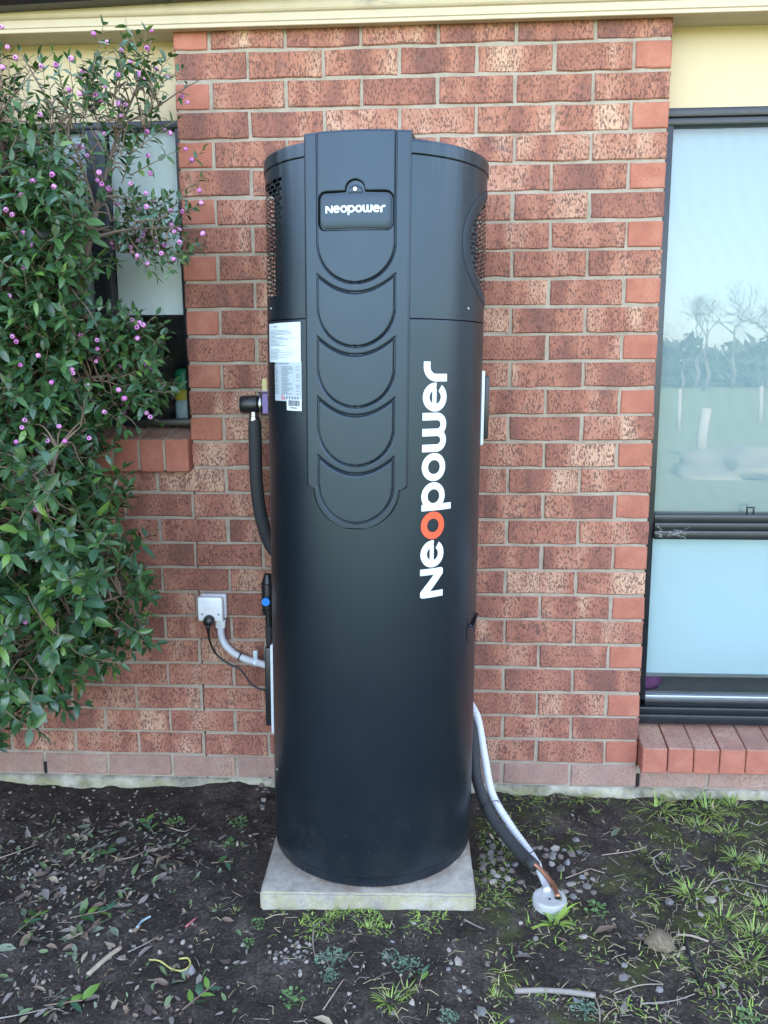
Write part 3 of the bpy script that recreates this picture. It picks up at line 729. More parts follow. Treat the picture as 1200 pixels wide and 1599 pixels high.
mb = MB(); shaped(mb, rr_cols(.0840, 1.811, 1.8855, .009), 10, .0052, .0010); mb.build('door_panel', M['panel'], door, auto=35)
mb = MB(); shaped(mb, [(x, 1.8865, 1.8905+math.sqrt(max(0, .0185**2-x*x))) for x in np.linspace(-.0184, .0184, 25)], 5, .0030, .0020); mb.build('door_tab', M['panel'], door, auto=35)
mb = MB(); mb.add([pp(.0046*math.cos(a), depth(0, 0)+.0042, 1.8985+.0046*math.sin(a)) for a in np.linspace(0, 2*PI, 14, endpoint=False)], [tuple(range(14))]); mb.build('screw_cap', M['white'], door)

# lettering -------------------------------------------------------------
def ring2(cx, cz, ro, ri, a0=0, a1=360, n=36):
    out = []
    for i in range(n):
        a, b2 = R_(a0+(a1-a0)*i/n), R_(a0+(a1-a0)*(i+1)/n)
        out.append([(cx+ro*math.cos(a), cz+ro*math.sin(a)), (cx+ro*math.cos(b2), cz+ro*math.sin(b2)), (cx+ri*math.cos(b2), cz+ri*math.sin(b2)), (cx+ri*math.cos(a), cz+ri*math.sin(a))])
    return out
def rect2(x0, x1, z0, z1, n=1):
    return [[(x0+(x1-x0)*i/n, z0), (x0+(x1-x0)*(i+1)/n, z0), (x0+(x1-x0)*(i+1)/n, z1), (x0+(x1-x0)*i/n, z1)] for i in range(n)]
def split(q, k=6):
    (a, b2, c, d) = q; out = []
    L_ = lambda p, r, t: (p[0]+(r[0]-p[0])*t, p[1]+(r[1]-p[1])*t)
    for i in range(k): out.append([L_(a, d, i/k), L_(b2, c, i/k), L_(b2, c, (i+1)/k), L_(a, d, (i+1)/k)])
    return out
def fine(quads, k=4): return [s for q in quads for s in split(q, k)]
SW = .262
GLYPH = {
 'N': (1.08, fine(rect2(0, .235, 0, .90), 8)+fine([[(0, .9002), (.235, .9002), (.23, .985), (.05, .985)]], 1)+fine(rect2(.845, 1.08, .10, 1), 8)+fine([[(.845, .0998), (1.08, .0998), (1.03, .015), (.85, .015)]], 1)+split([(.2352, .985), (.2352, .575), (.8448, .015), (.8448, .425)], 10)),
 'e': (1.0, ring2(.5, .5, .5, .238, -6, 327, 40)+fine(rect2(.215, .80, .448, .62, 4), 1)),
 'o': (1.0, ring2(.5, .5, .5, .25, 0, 360, 44)),
 'p': (1.02, fine(rect2(0, .235, -.32, .985), 8)+ring2(.52, .5, .5, .25, 0, 360, 44)),
 'w': (1.37, fine(rect2(0, SW, .4, 1), 5)+fine(rect2(.554, .816, .4, 1), 5)+fine(rect2(1.108, 1.37, .4, 1), 5)+ring2(.408, .4, .408, .146, 180, 312, 22)+ring2(.962, .4, .408, .146, 228, 360, 22)+ring2(.408, .4, .277, .146, 312, 360, 8)+ring2(.962, .4, .277, .146, 180, 228, 8)+fine([[(.60, .42), (.77, .42), (.735, .10), (.635, .10)]], 3)),
 'r': (.66, fine(rect2(0, .262, 0, .48), 4)+ring2(.50, .48, .50, .238, 90, 180, 16)+fine(rect2(.50, .68, .718, .98), 1)),
}
def text_on(word, mapf, unit, names, parent, mats, gap=.045):
    x = 0.0
    for k, ch in enumerate(word):
        wd, quads = GLYPH[ch]; mb = MB()
        for qi, q in enumerate(quads): mb.add([mapf((x+px)*unit, pz*unit, qi*2.5e-6) for (px, pz) in q], [(0, 1, 2, 3)])
        mb.build('letter', M[mats[k]], parent); x += wd+gap
    return x
# big word up the side: text direction = +z, letter tops towards the left
PT = R_(34.2); UB = .0752
def map_big(tx, tz, e): return cy(PT+(.5*UB-tz)/HR, HR+.0007+e, .848+tx)
text_on('Neopower', map_big, UB, None, heater, ['letter', 'letter', 'orange']+['letter']*5, .040)
def map_small(tx, tz, e): return pp(-.0755+tx, depth(-.0755+tx, 0)+.0058+e, 1.8425+tz)
US = .0178
text_on('Neopower', map_small, US, None, door, ['letter']*8, .045)

# rating labels on the left of the jacket -------------------------------
def curved(mb, p0, p1, z0, z1, dr, n=10, mi=0):
    for i in range(n):
        a, b2 = p0+(p1-p0)*i/n, p0+(p1-p0)*(i+1)/n
        mb.quad(cy(a, HR+dr, z0), cy(b2, HR+dr, z0), cy(b2, HR+dr, z1), cy(a, HR+dr, z1), mi)
LP0, LP1 = R_(-67), R_(-35)
mb = MB(); curved(mb, LP0, LP1, 1.478, 1.5815, .0012); lab = mb.build('warning_label', M['paper'], heater)
mb = MB(); curved(mb, R_(-58.5), LP1+R_(.3), 1.374, 1.4795, .0008); lab2 = mb.build('rating_label', M['silver'], heater)
mb = MB(); curved(mb, R_(-46), LP1+R_(.3), 1.350, 1.3815, .0012); lab3 = mb.build('barcode_label', M['paper'], heater)
rr_ = random.Random(5)
mb = MB()
curved(mb, R_(-60), R_(-54), 1.5715, 1.5735, .0016, 3)
for i, z in enumerate(np.linspace(1.562, 1.486, 22)):
    if i in (3, 4, 8, 12, 13, 17): 
        if rr_.random() < .7: continue
    curved(mb, R_(-64.5), R_(-64.5)+R_(rr_.uniform(8, 27)), z-.0006, z+.0006, .0016, 6)
mb.build('print', M['ink'], lab)
mb = MB(); curved(mb, R_(-58), R_(-55.5), 1.4725, 1.4755, .0012, 2, 1); curved(mb, R_(-53.5), R_(-44), 1.4727, 1.4752, .0012, 4)
for z in np.linspace(1.466, 1.394, 19):
    curved(mb, R_(-58), R_(-58)+R_(rr_.uniform(2, 5)), z-.0008, z+.0008, .0012, 2); curved(mb, R_(-50.5), R_(-50.5)+R_(rr_.uniform(5, 10)), z-.0008, z+.0008, .0012, 3)
    if rr_.random() < .7: curved(mb, R_(-38.5), R_(-36), z-.0007, z+.0007, .0012, 2)
    curved(mb, R_(-58.2), R_(-35.2), z-.0021, z-.0018, .0011, 6)
for x in (-46.5, -44.2, -42, -40, -38): curved(mb, R_(x), R_(x+1.4), 1.379, 1.387, .0012, 2)
curved(mb, R_(-50.8), R_(-49.9), 1.378, 1.392, .0013, 2, 2); curved(mb, R_(-48.8), R_(-47.8), 1.378, 1.386, .0013, 2, 2)
mb.build('print', [M['ink'], M['ink_dark'], M['red_ink']], lab2)
mb = MB(); x = -44.3
while x < -36.3:
    wdt = rr_.uniform(.12, .38); curved(mb, R_(x), R_(x+wdt), 1.362, 1.3775, .0016, 1); x += wdt+rr_.uniform(.12, .3)
curved(mb, R_(-43), R_(-38), 1.3560, 1.3585, .0016, 3); mb.build('print', M['ink_dark'], lab3)

# covers on the flanks, handle with painted recess shade, screws -----------------------------
def flank(phi, zc, hh, ww, thick, gas, nm):
    """a box on a pale gasket, tangent to the jacket at angle phi"""
    c, s_ = math.cos(phi), math.sin(phi)
    def fr(t, o_, z): return (o_*s_+t*c, -o_*c+t*s_, z)
    def bx(t0, t1, o0, o1, z0, z1, bev):
        b3 = MB(); b3.box(t0, t1, o0, o1, z0, z1, bev=bev); b3.v = [fr(*q) for q in b3.v]; b3.f = [tuple(reversed(f)) for f in b3.f]; return b3
    g = bx(-ww/2-.012, ww/2+.012, HR-.045, HR+gas, zc-hh/2-.016, zc+hh/2+.014, .004).build('gasket', M['gasket'], heater, auto=35)
    bx(-ww/2, ww/2, HR+gas+.0005, HR+gas+thick, zc-hh/2, zc+hh/2, .007).build(nm, M['plastic'], heater, auto=35)
flank(R_(98), 1.352, .185, .11, .017, .0015, 'element_cover')
flank(R_(-99), .475, .26, .13, .024, .0015, 'wiring_cover')
# carrying handle: the shade of its recess is a flat near-black patch
mb = MB(); a0, a1, z0, z1 = R_(63.5), R_(79), .690, .752
mb.quad(cy(a0, HR+.0012, z0-.012), cy(a1, HR+.0012, z0), cy(a1, HR+.0012, z1), cy(a0, HR+.0012, z1), 0); hp = mb.build('handle_recess_shade', M['inside'], heater)
mb = MB(); mb.add([cy(R_(66), HR+.0035, .728), cy(R_(79), HR+.004, .746), cy(R_(79), HR+.004, .731), cy(R_(69.5), HR+.0035, .718)], [(0, 3, 2, 1)])
mb.tube([cy(R_(65.5), HR+.004, .730), cy(R_(70), HR+.006, .720), cy(R_(79), HR+.006, .745)], .0035, 6); mb.build('handle_grip', M['black'], hp, smooth=True)
for (ph, z) in ((56.4, 1.622), (-63, 1.622), (-66, .26)):
    mb = MB(); c = Vector(cy(R_(ph), HR, z)); d = Vector((math.sin(R_(ph)), -math.cos(R_(ph)), 0))
    mb.tube([c, c+d*.0018, c+d*.0026], [.004, .004, .002], 10); mb.build('screw', M['steel'], heater, smooth=True)
mb = MB(); c = Vector(pp(PWID+.0005, .277, 1.23)); mb.tube([c, c+Vector((.002, -.001, 0))], .0035, 8); mb.build('screw', M['steel'], heater)

# ------------------------------------------------------------------ plumbing on the left
val = tag(empty('relief_valve', (.245, -.115, 1.40)), 'black pipe fitting with clamp sticking out left of the heater above the foam pipe', 'valve')
X = lambda x, y, z: (z, x, y)                    # lathe axis along +x
mb = MB(); mb.lathe([(.010, -.040), (.026, -.039), (.029, -.034), (.029, .012), (.027, .016), (.023, .018), (.023, .026), (.027, .028), (.027, .12)], 24, frame=lambda x, y, z: (z, x, y)); mb.build('body', M['plastic'], val, auto=40)
mb = MB(); mb.lathe([(.0265, -.043), (.0275, -.040)], 24, cap0=True, frame=lambda x, y, z: (z, x, y)); mb.build('end_cap', simple('grey_end', (.06, .065, .07), .4), val)
for xo in (.022, .040):
    mb = MB(); mb.lathe([(.0272, xo), (.0292, xo+.0005), (.0292, xo+.0055), (.0272, xo+.006)], 24, frame=lambda x, y, z: (z, x, y)); mb.build('clamp', M['steel'], val, auto=40)
mb = MB(); mb.lathe([(.019, -.052), (.019, -.040), (.016, -.038), (.016, -.02)], 20); mb.build('outlet_nut', M['steel'], val, auto=40)
mb = MB(); mb.box(.018, .028, -.008, .008, .028, .036, bev=.002); mb.build('lug', M['plastic'], val, auto=30)
pts = spline([(.246, -.115, 1.352), (.246, -.116, 1.26), (.246, -.115, 1.14), (.258, -.110, 1.02), (.285, -.10, .93), (.335, -.095, .87)], 8)
fp = MB(); fp.tube(pts, [.0185]+[.0205]*2+[.0215]*(len(pts)-3), 20)
tag(fp.build('foam_lagged_pipe', M['foam'], smooth=True), 'black foam insulated pipe curving down behind the left side of the heater', 'pipe')
tg = tag(empty('warning_tag', (.296, -.19, 1.425)), 'yellow and purple tag dangling above the pipe fitting at the heater\'s left edge', 'tag')
mb = MB(); mb.box(-.006, .008, -.001, .001, .02, .058); mb.build('tag_card', M['yellow_tag'], tg)
mb = MB(); mb.box(-.007, .010, -.0012, .0012, -.05, .0195); mb.build('tag_band', M['purple'], tg)
mb = MB(); mb.tube([(-.022, 0, .016), (-.008, -.004, .014), (.02, -.002, .014)], .002, 6); mb.build('tie', M['plastic'], tg)
cv = tag(empty('inlet_valve', (.276, -.13, .76)), 'black inlet valve with blue cap at the lower left edge of the heater', 'valve')
mb = MB(); mb.lathe([(.012, -.10), (.012, -.06), (.020, -.058), (.022, -.02), (.022, .04), (.018, .06), (.012, .08)], 20); mb.build('body', M['plastic'], cv, auto=40)
for z in (-.045, -.03, .045): 
    mb = MB(); mb.lathe([(.0215, z), (.0235, z+.001), (.0235, z+.004), (.0215, z+.005)], 20); mb.build('ring', M['plastic'], cv, auto=40)
mb = MB(); mb.lathe([(.0135, -.036), (.0135, -.024), (.011, -.020)], 18, cap0=True, frame=lambda x, y, z: (x, z, y)); mb.build('cap', M['bluecap'], cv, (0, -.008, -.004), (R_(0), 0, 0), auto=40)
cp = MB(); cp.tube(spline([(.276, -.13, .66), (.277, -.13, .60), (.285, -.12, .52)], 5), .013, 14)
tag(cp.build('foam_lagged_pipe', M['foam'], smooth=True), 'short black pipe running down from the inlet valve behind the wiring cover', 'pipe')

# power outlet ------------------------------------------------------------
oc = wp(333, 948, -.03); OX, OZ = float(oc[0]), float(oc[2])
po = tag(empty('power_outlet', (OX, 0, OZ)), 'white weatherproof power outlet on the brick wall left of the heater', 'power outlet')
mb = MB(); mb.box(-.046, .046, -.0245, -.0025, -.043, .045, bev=.006); mb.build('back_box', simple('grey_box', (.56, .55, .58), .45), po, auto=35)
mb = MB(); mb.box(-.050, .038, -.050, -.0248, -.047, .040, bev=.007); mb.build('face', M['white'], po, auto=35)
mb = MB(); mb.box(-.030, .012, -.0525, -.0502, -.006, .029, bev=.001); mb.build('switch', M['white'], po, auto=35)
for x in (-.034, .024):
    mb = MB(); mb.tube([(x, -.0501, -.020), (x, -.0515, -.020)], .0038, 10); mb.build('screw', simple('grey_screw', (.2, .21, .22), .4), po)
mb = MB(); mb.box(.006, .040, -.032, -.006, -.078, -.0475, bev=.004); mb.build('conduit_entry', simple('entry_grey', (.62, .63, .62), .45), po, auto=35)
pl = tag(empty('power_plug', (OX, 0, OZ)), 'black plug and cord pushed into the white power outlet', 'plug')
mb = MB(); mb.lathe([(.0185, -.052), (.0195, -.056), (.0195, -.066), (.015, -.078), (.006, -.083)], 18, cap0=True, cap1=True, frame=lambda x, y, z: (x-.008, z, y-.040)); mb.build('plug_body', M['plastic'], pl, auto=40)
cpts = [(-.008, -.070, -.050), (-.010, -.066, -.075), (-.010, -.055, -.115), (.008, -.045, -.165), (.050, -.045, -.200), (.095, -.05, -.222), (.13, -.055, -.268), (.165, -.06, -.287), (.205, -.07, -.287)]
mb = MB(); mb.tube([cpts[0], (-.010, -.068, -.065), (-.010, -.066, -.082)], [.0085, .007, .005], 12); mb.build('strain_relief', M['plastic'], pl, smooth=True)
mb = MB(); mb.tube(spline(cpts, 8), .0038, 10); mb.build('cord', M['plastic'], pl, smooth=True)
cpts = [(.023, -.020, -.060), (.023, -.022, -.10), (.035, -.026, -.135), (.065, -.030, -.165), (.105, -.034, -.185), (.15, -.045, -.194), (.20, -.07, -.198)]
cn = tag(empty('power_conduit', (OX, 0, OZ)), 'pale grey conduit curving from the power outlet to the heater', 'conduit')
mb = MB(); mb.tube(spline(cpts, 8), .0125, 16); mb.build('conduit_tube', M['conduit'], cn, smooth=True)
mb = MB(); mb.lathe([(.0130, -.003), (.0145, -.0025), (.0145, .0025), (.0130, .003)], 16, frame=lambda x, y, z: (z, x, y)); mb.build('cable_tie', M['plastic'], cn, (.088, -.0325, -.179), (0, R_(24), 0))
mb = MB(); mb.lathe([(.0135, -.008), (.0145, -.007), (.0145, .007), (.0135, .008)], 16, frame=lambda x, y, z: (z, x, y)); mb.build('saddle_clip', simple('clear_clip', (.55, .62, .66), .2), cn, (.148, -.0445, -.194), (0, R_(6), 0))
mb = MB(); mb.box(.140, .156, -.052, -.040, -.180, -.150, bev=.003); mb.build('clip_screw', simple('clip_plastic', (.5, .58, .62), .2), cn, auto=30)

# ------------------------------------------------------------------ drain hoses on the right
def P3(u, v, y): return tuple(wp(u, v, y))
foam_pts = [(.930, -.12, .36)]+[P3(u, v, y) for u, v, y in ((738, 1140, -.19), (745, 1215, -.26), (768, 1275, -.34), (804, 1321, -.43), (836, 1353, -.515))]
lp = tag(empty('insulated_drain_pipe', (1.13, -.5, 0)), 'black foam insulated pipe with bare copper end leaning to the drain cap', 'pipe')
off = lambda pts: [(p[0]-1.13, p[1]+.5, p[2]) for p in pts]
pts = spline(foam_pts, 8); mb = MB(); mb.tube(off(pts), [.0180+.0012*noise.noise(Vector((i*.5, 0, 0))) for i in range(len(pts))], 20); mb.build('foam_sleeve', M['foam'], lp, smooth=True)
pts = spline([P3(830, 1345, -.505), P3(845, 1358, -.53), P3(863, 1380, -.575), (1.186, -.624, .026)], 6); mb = MB(); mb.tube(off(pts), .0068, 14); mb.build('copper_pipe', M['copper'], lp, smooth=True)
for k in (22, 38):
    q = Vector(spline(foam_pts, 8)[k]); q2 = Vector(spline(foam_pts, 8)[k+1]); d = (q2-q).normalized()
    mb = MB(); rot = d.to_track_quat('Z', 'Y').to_matrix()
    ringp = [tuple(Vector(off([tuple(q)])[0])+rot@Vector((.031*math.cos(a), .026*math.sin(a), 0))+Vector((.010, .006, .006))) for a in np.linspace(0, 2*PI, 24)]
    mb.tube(ringp, .0016, 5, cap=False); mb.build('cable_tie', M['plastic'], lp)
hp_ = [(.945, -.10, .40)]+[P3(u, v, y) for u, v, y in ((746, 1122, -.16), (757, 1182, -.21), (769, 1240, -.27), (797, 1289, -.345), (826, 1330, -.43), (842, 1357, -.50), (852, 1380, -.555))]+[(1.158, -.600, .027)]
pts = spline(hp_, 40); mb = MB(); mb.tube(pts, [(.0130 if i < 235 else .0115)+(.0006*math.sin(i*2*PI/4.0) if i < 235 else 0) for i in range(len(pts))], 16)
tag(mb.build('drain_hose', M['conduit'], smooth=True), 'light grey corrugated hose running from the heater down to the drain cap', 'hose')
dc = tag(empty('floor_drain', (1.162, -.622, .0)), 'round white plastic drain cap set in the soil right of the paver', 'drain cap')
mb = MB(); mb.lathe([(.047, -.03), (.0485, .014), (.0480, .021), (.0455, .0255), (.036, .0262), (.034, .0245), (.010, .0242)], 40, cap1=True); mb.build('cap_body', M['pvc'], dc, auto=35)
for (x, y, r) in ((.022, -.006, .009), (-.002, -.012, .004)):
    mb = MB(); mb.lathe([(r, .0266), (r*.3, .0267)], 12, cap1=True); mb.build('drain_hole_shade', M['opening_shade'], dc, (x, y, 0))  # flat discs on the cap, the shade of its openings painted near-black

# ------------------------------------------------------------------ flowering shrub on the left
def mk_leaf(name, c1, c2, rough=0.24, trans=0.15):
    mt, t, b = nodes(name); v, r = objco(t)
    n = noisef(t, v, 30, 3)
    t.links.new(mixc(t, n, c1, c2), b.inputs['Base Color']); setb(b, None, rough, 0.5)
    out = t.nodes['Material Output']; tl = N(t, 'ShaderNodeBsdfTranslucent', {'Color': (c2[0]*1.6, c2[1]*1.5, c2[2]*.6, 1)}); mx = N(t, 'ShaderNodeMixShader', {0: trans})
    t.links.new(b.outputs[0], mx.inputs[1]); t.links.new(tl.outputs[0], mx.inputs[2]); t.links.new(mx.outputs[0], out.inputs['Surface']); return mt
LM = [mk_leaf('leaf_deep', (.020, .054, .022), (.038, .088, .034)), mk_leaf('leaf_dark', (.028, .072, .026), (.052, .112, .038)), mk_leaf('leaf_mid', (.040, .100, .030), (.072, .150, .048)),
      mk_leaf('leaf_blue', (.034, .085, .050), (.060, .130, .075)), mk_leaf('leaf_young', (.095, .19, .038), (.15, .25, .055))]
M['twig'] = simple('twig_bark', (.20, .14, .10), .85, var=.3, scale=40)
M['bark'] = simple('shrub_bark', (.13, .095, .075), .9, var=.35, scale=30, bmp=.4)
# unit leaf: base at 0, tip at +x, folded along the midrib, drooping tip
LS = [(0, 0, 0), (.28, .205, .030), (.28, 0, -.012), (.28, -.205, .030), (.62, .19, .010), (.62, 0, -.034), (.62, -.19, .010), (1.0, 0, -.13)]
LF = [(0, 2, 1), (0, 3, 2), (1, 2, 5, 4), (2, 3, 6, 5), (4, 5, 7), (5, 6, 7)]
LSH = [LS, [(0, 0, 0), (.30, .17, .055), (.30, 0, -.005), (.30, -.19, .045), (.64, .15, .035), (.64, .01, -.015), (.64, -.17, .045), (1.0, .05, -.04)],
       [(0, 0, 0), (.26, .20, -.02), (.26, 0, .03), (.26, -.19, -.015), (.60, .17, -.10), (.60, -.01, -.05), (.60, -.18, -.09), (.95, -.06, -.30)], [(0, 0, 0), (.30, .155, .04), (.30, 0, .0), (.30, -.15, .03), (.66, .13, -.02), (.66, 0, -.055), (.66, -.14, -.03), (1.05, -.03, -.17)]]
LSA = [np.array(q) for q in LSH]
leaf_mesh = [[new_mesh('leaf', q, LF, [mt], None, True) for q in LSH] for mt in LM]
def inpoly(u, v, P):
    c = False; j = len(P)-1
    for i in range(len(P)):
        if (P[i][1] > v) != (P[j][1] > v) and u < (P[j][0]-P[i][0])*(v-P[i][1])/(P[j][1]-P[i][1])+P[i][0]: c = not c
        j = i
    return c
D1 = [(-260, 200), (70, 215), (130, 280), (160, 350), (120, 420), (130, 500), (140, 640), (130, 730), (160, 830), (205, 890), (212, 960), (150, 1000), (105, 1060), (40, 1110), (-10, 1150), (-260, 1190)]
D2 = [(-260, 130), (10, 130), (60, 175), (120, 165), (150, 135), (215, 120), (245, 140), (250, 190), (225, 250), (180, 310), (-260, 260)]
D3 = [(150, 300), (240, 330), (285, 370), (270, 392), (150, 395)]
D4 = [(130, 500), (200, 520), (232, 590), (215, 620), (140, 640)]
shrub_root = (-.62, -.30, 0.0)
branches = []          # polylines in world space with radii
def br(pix_pts, ys, r0, r1):
    pts = [wp(u, v, y) for (u, v), y in zip(pix_pts, ys)]; pts = spline(pts, 5)
    branches.append((pts, list(np.linspace(r0, r1, len(pts)))))
base = [(-130, 1200)]
br([(-60, 1215), (-20, 1000), (40, 700), (110, 500), (150, 330)], [-.32, -.34, -.32, -.28, -.26], .022, .010)
br([(150, 330), (175, 240), (190, 195), (225, 110), (237, 60)], [-.26, -.24, -.22, -.2, -.18], .0065, .002)
br([(150, 330), (125, 250), (95, 190), (60, 130), (35, 85)], [-.26, -.28, -.3, -.32, -.34], .005, .002)
br([(190, 195), (240, 170), (285, 140), (312, 125)], [-.22, -.2, -.18, -.17], .0032, .0015)
br([(110, 430), (60, 395), (120, 380), (190, 360), (270, 355)], [-.28, -.34, -.36, -.33, -.28], .008, .002)
br([(-20, 1000), (30, 900), (70, 780), (90, 700)], [-.34, -.5, -.55, -.52], .012, .005)
br([(-40, 1100), (40, 1010), (110, 960), (190, 930)], [-.4, -.55, -.55, -.46], .011, .003)
br([(-80, 1000), (-90, 700), (-60, 400), (-30, 200), (0, 90)], [-.35, -.4, -.4, -.38, -.36], .02, .004)
br([(70, 600), (140, 590), (210, 585), (260, 600)], [-.3, -.32, -.28, -.24], .007, .002)
br([(60, 1060), (20, 1060), (-40, 1090)], [-.62, -.58, -.5], .004, .007)
br([(-260, 1330), (-270, 1000), (-300, 600), (-280, 200)], [-.6, -.65, -.6, -.5], .022, .006)
br([(10, 640), (18, 480), (15, 330), (-5, 190)], [-.33, -.33, -.32, -.3], .016, .006)
skel = np.array([p for pts, _ in branches for p in pts])
leaves = []   # (pos, dir, normal, size, mat)
twigs = MB(); berries = []
def unit(v): v = np.array(v, float); return v/(np.linalg.norm(v)+1e-9)
def sprig(p0, d, length, npair, size, young=0.0, up=0.2):
    d = unit(d); pts = [np.array(p0)]; cur = np.array(p0); k = npair+1
    for i in range(k):
        d = unit(d+rs.normal(0, .10, 3)+np.array([0, 0, up*.15])); cur = cur+d*length/k; pts.append(cur.copy())
    twigs.tube(pts, list(np.linspace(.0020, .0009, len(pts))), 4, cap=False)
    ang = rs.uniform(0, PI); side0 = unit(np.cross(d, [0, 0, 1])+rs.normal(0, .2, 3))
    for i in range(1, len(pts)):
        dd = unit(pts[i]-pts[i-1]); s1 = unit(np.cross(dd, [.1, .2, 1])); s2 = np.cross(dd, s1)
        sd = s1*math.cos(ang)+s2*math.sin(ang); ang += PI/2+rs.normal(0, .3)
        last = i == len(pts)-1
        for sg in (-1, 1):
            if rs.rand() < .10: continue
            ld = unit(sd*sg*(.95 if not last else .55)+dd*(.55 if not last else .9)+rs.normal(0, .22, 3)+np.array([0, -.12, -.10]))
            nr = unit(np.array([0, -.30, 1.0])+dd*.5+rs.normal(0, .38, 3)); nr = unit(nr-ld*nr.dot(ld))
            sz = size*rs.uniform(.72, 1.18)*(.8 if last else 1)
            mi = 4 if (rs.rand() < young*(1.6 if last else .7)) else int(rs.choice([0, 1, 2, 3], p=[.24, .34, .24, .18]))
            leaves.append((pts[i], ld, nr, sz, mi))
    return pts
def place(poly, n, yfun, size, npair, lenr, dirf, young, conn=.30, berry=.0):
    us = [p[0] for p in poly]; vs_ = [p[1] for p in poly]; k = 0
    while k < n:
        u, v = rs.uniform(min(us), max(us)), rs.uniform(min(vs_), max(vs_))
        if not inpoly(u, v, poly): continue
        k += 1; y = yfun(u, v); p = wp(u, v, y)
        ds = np.linalg.norm(skel-p, axis=1); i = int(np.argmin(ds))
        d = dirf(u, v)+.55*unit(p-skel[i])
        s = sprig(p, d, rs.uniform(*lenr), rs.randint(*npair), size, young)
        if ds[i] < conn and ds[i] > .02 and rs.rand() < .75:
            a = skel[i]; mid = (a+p)/2+np.array([0, 0, .18*ds[i]])+rs.normal(0, .01, 3); twigs.tube(spline([a, mid, p], 3), [.0030, .0028, .0026, .0024, .0022, .002, .002], 4, cap=False)
        if rs.rand() < berry:
            q = s[rs.randint(1, len(s))]
            for _ in range(rs.choice([1, 1, 2, 3])): berries.append(q+np.array([rs.normal(0, .012), -.022+rs.normal(0, .008), -.008+rs.normal(0, .012)]))
def yd(u, v):           # the mass leans forward towards the bottom left
    f = max(0, min(1, (v-650)/400)); g = max(0, min(1, (160-u)/250))
    front = -.46-.22*f*g; back = -.14
    return rs.uniform(front, back)
out1 = lambda u, v: np.array([rs.normal(.25, .5), rs.normal(-.45, .35), rs.normal(.25, .45)])
up1 = lambda u, v: np.array([rs.normal(.15, .35), rs.normal(-.15, .3), rs.normal(.9, .25)])
rt1 = lambda u, v: np.array([rs.normal(.8, .3), rs.normal(-.25, .3), rs.normal(.05, .3)])
place(D1, 1300, yd, .053, (4, 7), (.10, .17), out1, .05, berry=.10)
place([(-260, 700), (90, 720), (150, 850), (140, 980), (40, 1100), (-260, 1170)], 380, lambda u, v: rs.uniform(-.72, -.45), .058, (4, 6), (.10, .16), out1, .10, berry=.06)
place([(-260, 240), (110, 260), (140, 420), (120, 640), (-260, 680)], 190, lambda u, v: rs.uniform(-.48, -.32), .047, (4, 7), (.10, .15), out1, .05, berry=.22)
place(D2, 190, lambda u, v: rs.uniform(-.36, -.12), .038, (4, 7), (.10, .18), up1, .06, conn=.4, berry=.42)
place(D3, 44, lambda u, v: rs.uniform(-.34, -.14), .036, (4, 6), (.08, .13), rt1, .04, berry=.35)
place(D4, 110, lambda u, v: rs.uniform(-.36, -.14), .042, (4, 6), (.09, .14), rt1, .04, berry=.16)
# unseen foliage added left of the view to darken the heater's reflections
place([(-620, 60), (-120, 90), (-110, 1100), (-130, 1330), (-620, 1400)], 300, lambda u, v: rs.uniform(-1.0, -.15), .056, (4, 7), (.12, .18), out1, .06, conn=.5)
for (u, v, y) in ((285, 150, -.18), (262, 120, -.19), (300, 250, -.16), (296, 290, -.16), (285, 330, -.18), (290, 385, -.18), (200, 1010, -.36), (175, 1040, -.38), (215, 960, -.38), (225, 925, -.38), (195, 880, -.4), (225, 640, -.28), (235, 560, -.24)):
    sprig(wp(u-8, v+8, y), rt1(u, v)+np.array([0, 0, .3]), .07, 3, .033, .05)
    if rs.rand() < .55 and v < 700: berries.append(wp(u, v, y-.02))
# berries seen on the front of the shrub, where the photograph has them
for (u, v) in ((147, 53), (237, 48), (168, 66), (190, 78), (230, 75), (65, 103), (88, 102), (3, 42), (12, 74), (25, 90), (5, 105), (130, 110), (108, 140), (165, 135), (150, 148), (185, 162), (245, 108), (205, 97), (293, 160), (290, 233), (266, 208), (232, 243), (153, 208), (163, 209), (131, 230), (137, 243), (155, 270), (82, 272), (85, 291), (52, 283), (35, 305), (10, 327), (20, 335), (37, 363), (48, 383), (122, 287), (128, 352), (204, 287), (228, 302), (235, 271), (312, 298), (315, 317), (317, 365), (272, 362), (38, 418), (15, 463), (20, 525), (26, 533), (126, 523), (152, 531), (153, 545), (113, 577), (115, 583), (60, 555), (33, 570), (81, 597), (186, 609), (195, 622), (163, 643), (229, 645), (137, 602), (39, 656), (35, 668), (93, 666), (26, 690), (74, 688), (102, 689), (140, 684), (57, 796), (3, 793), (10, 990), (40, 972)):
    f = max(0, min(1, (v-650)/400)); berries.append(wp(u, v, -.46-.24*f-(0.06 if u < 120 else 0)+(.14 if v < 260 else 0)+(.12 if u > 200 else 0)))
shrub = tag(empty('flowering_shrub', shrub_root), 'leafy green shrub with small pink-purple berries in front of the left window', 'shrub')
so = np.array(shrub_root)
L_all = len(leaves)
def lscore(lf):
    p = lf[0]; u, v = pix(p)
    if not (0 < u < 330 and 30 < v < 1200): return 1e9
    facing = abs(np.dot(lf[2], unit(CAM-p)))
    return p[1]*1.0-lf[3]*3*facing-.10*facing+max(0, .05-0)*0
order = sorted(range(L_all), key=lambda i: lscore(leaves[i]))
def frame_of(lf):
    p, d, n_, sz, mi = lf; y = np.cross(n_, d); return np.stack([d, y, n_], axis=1)
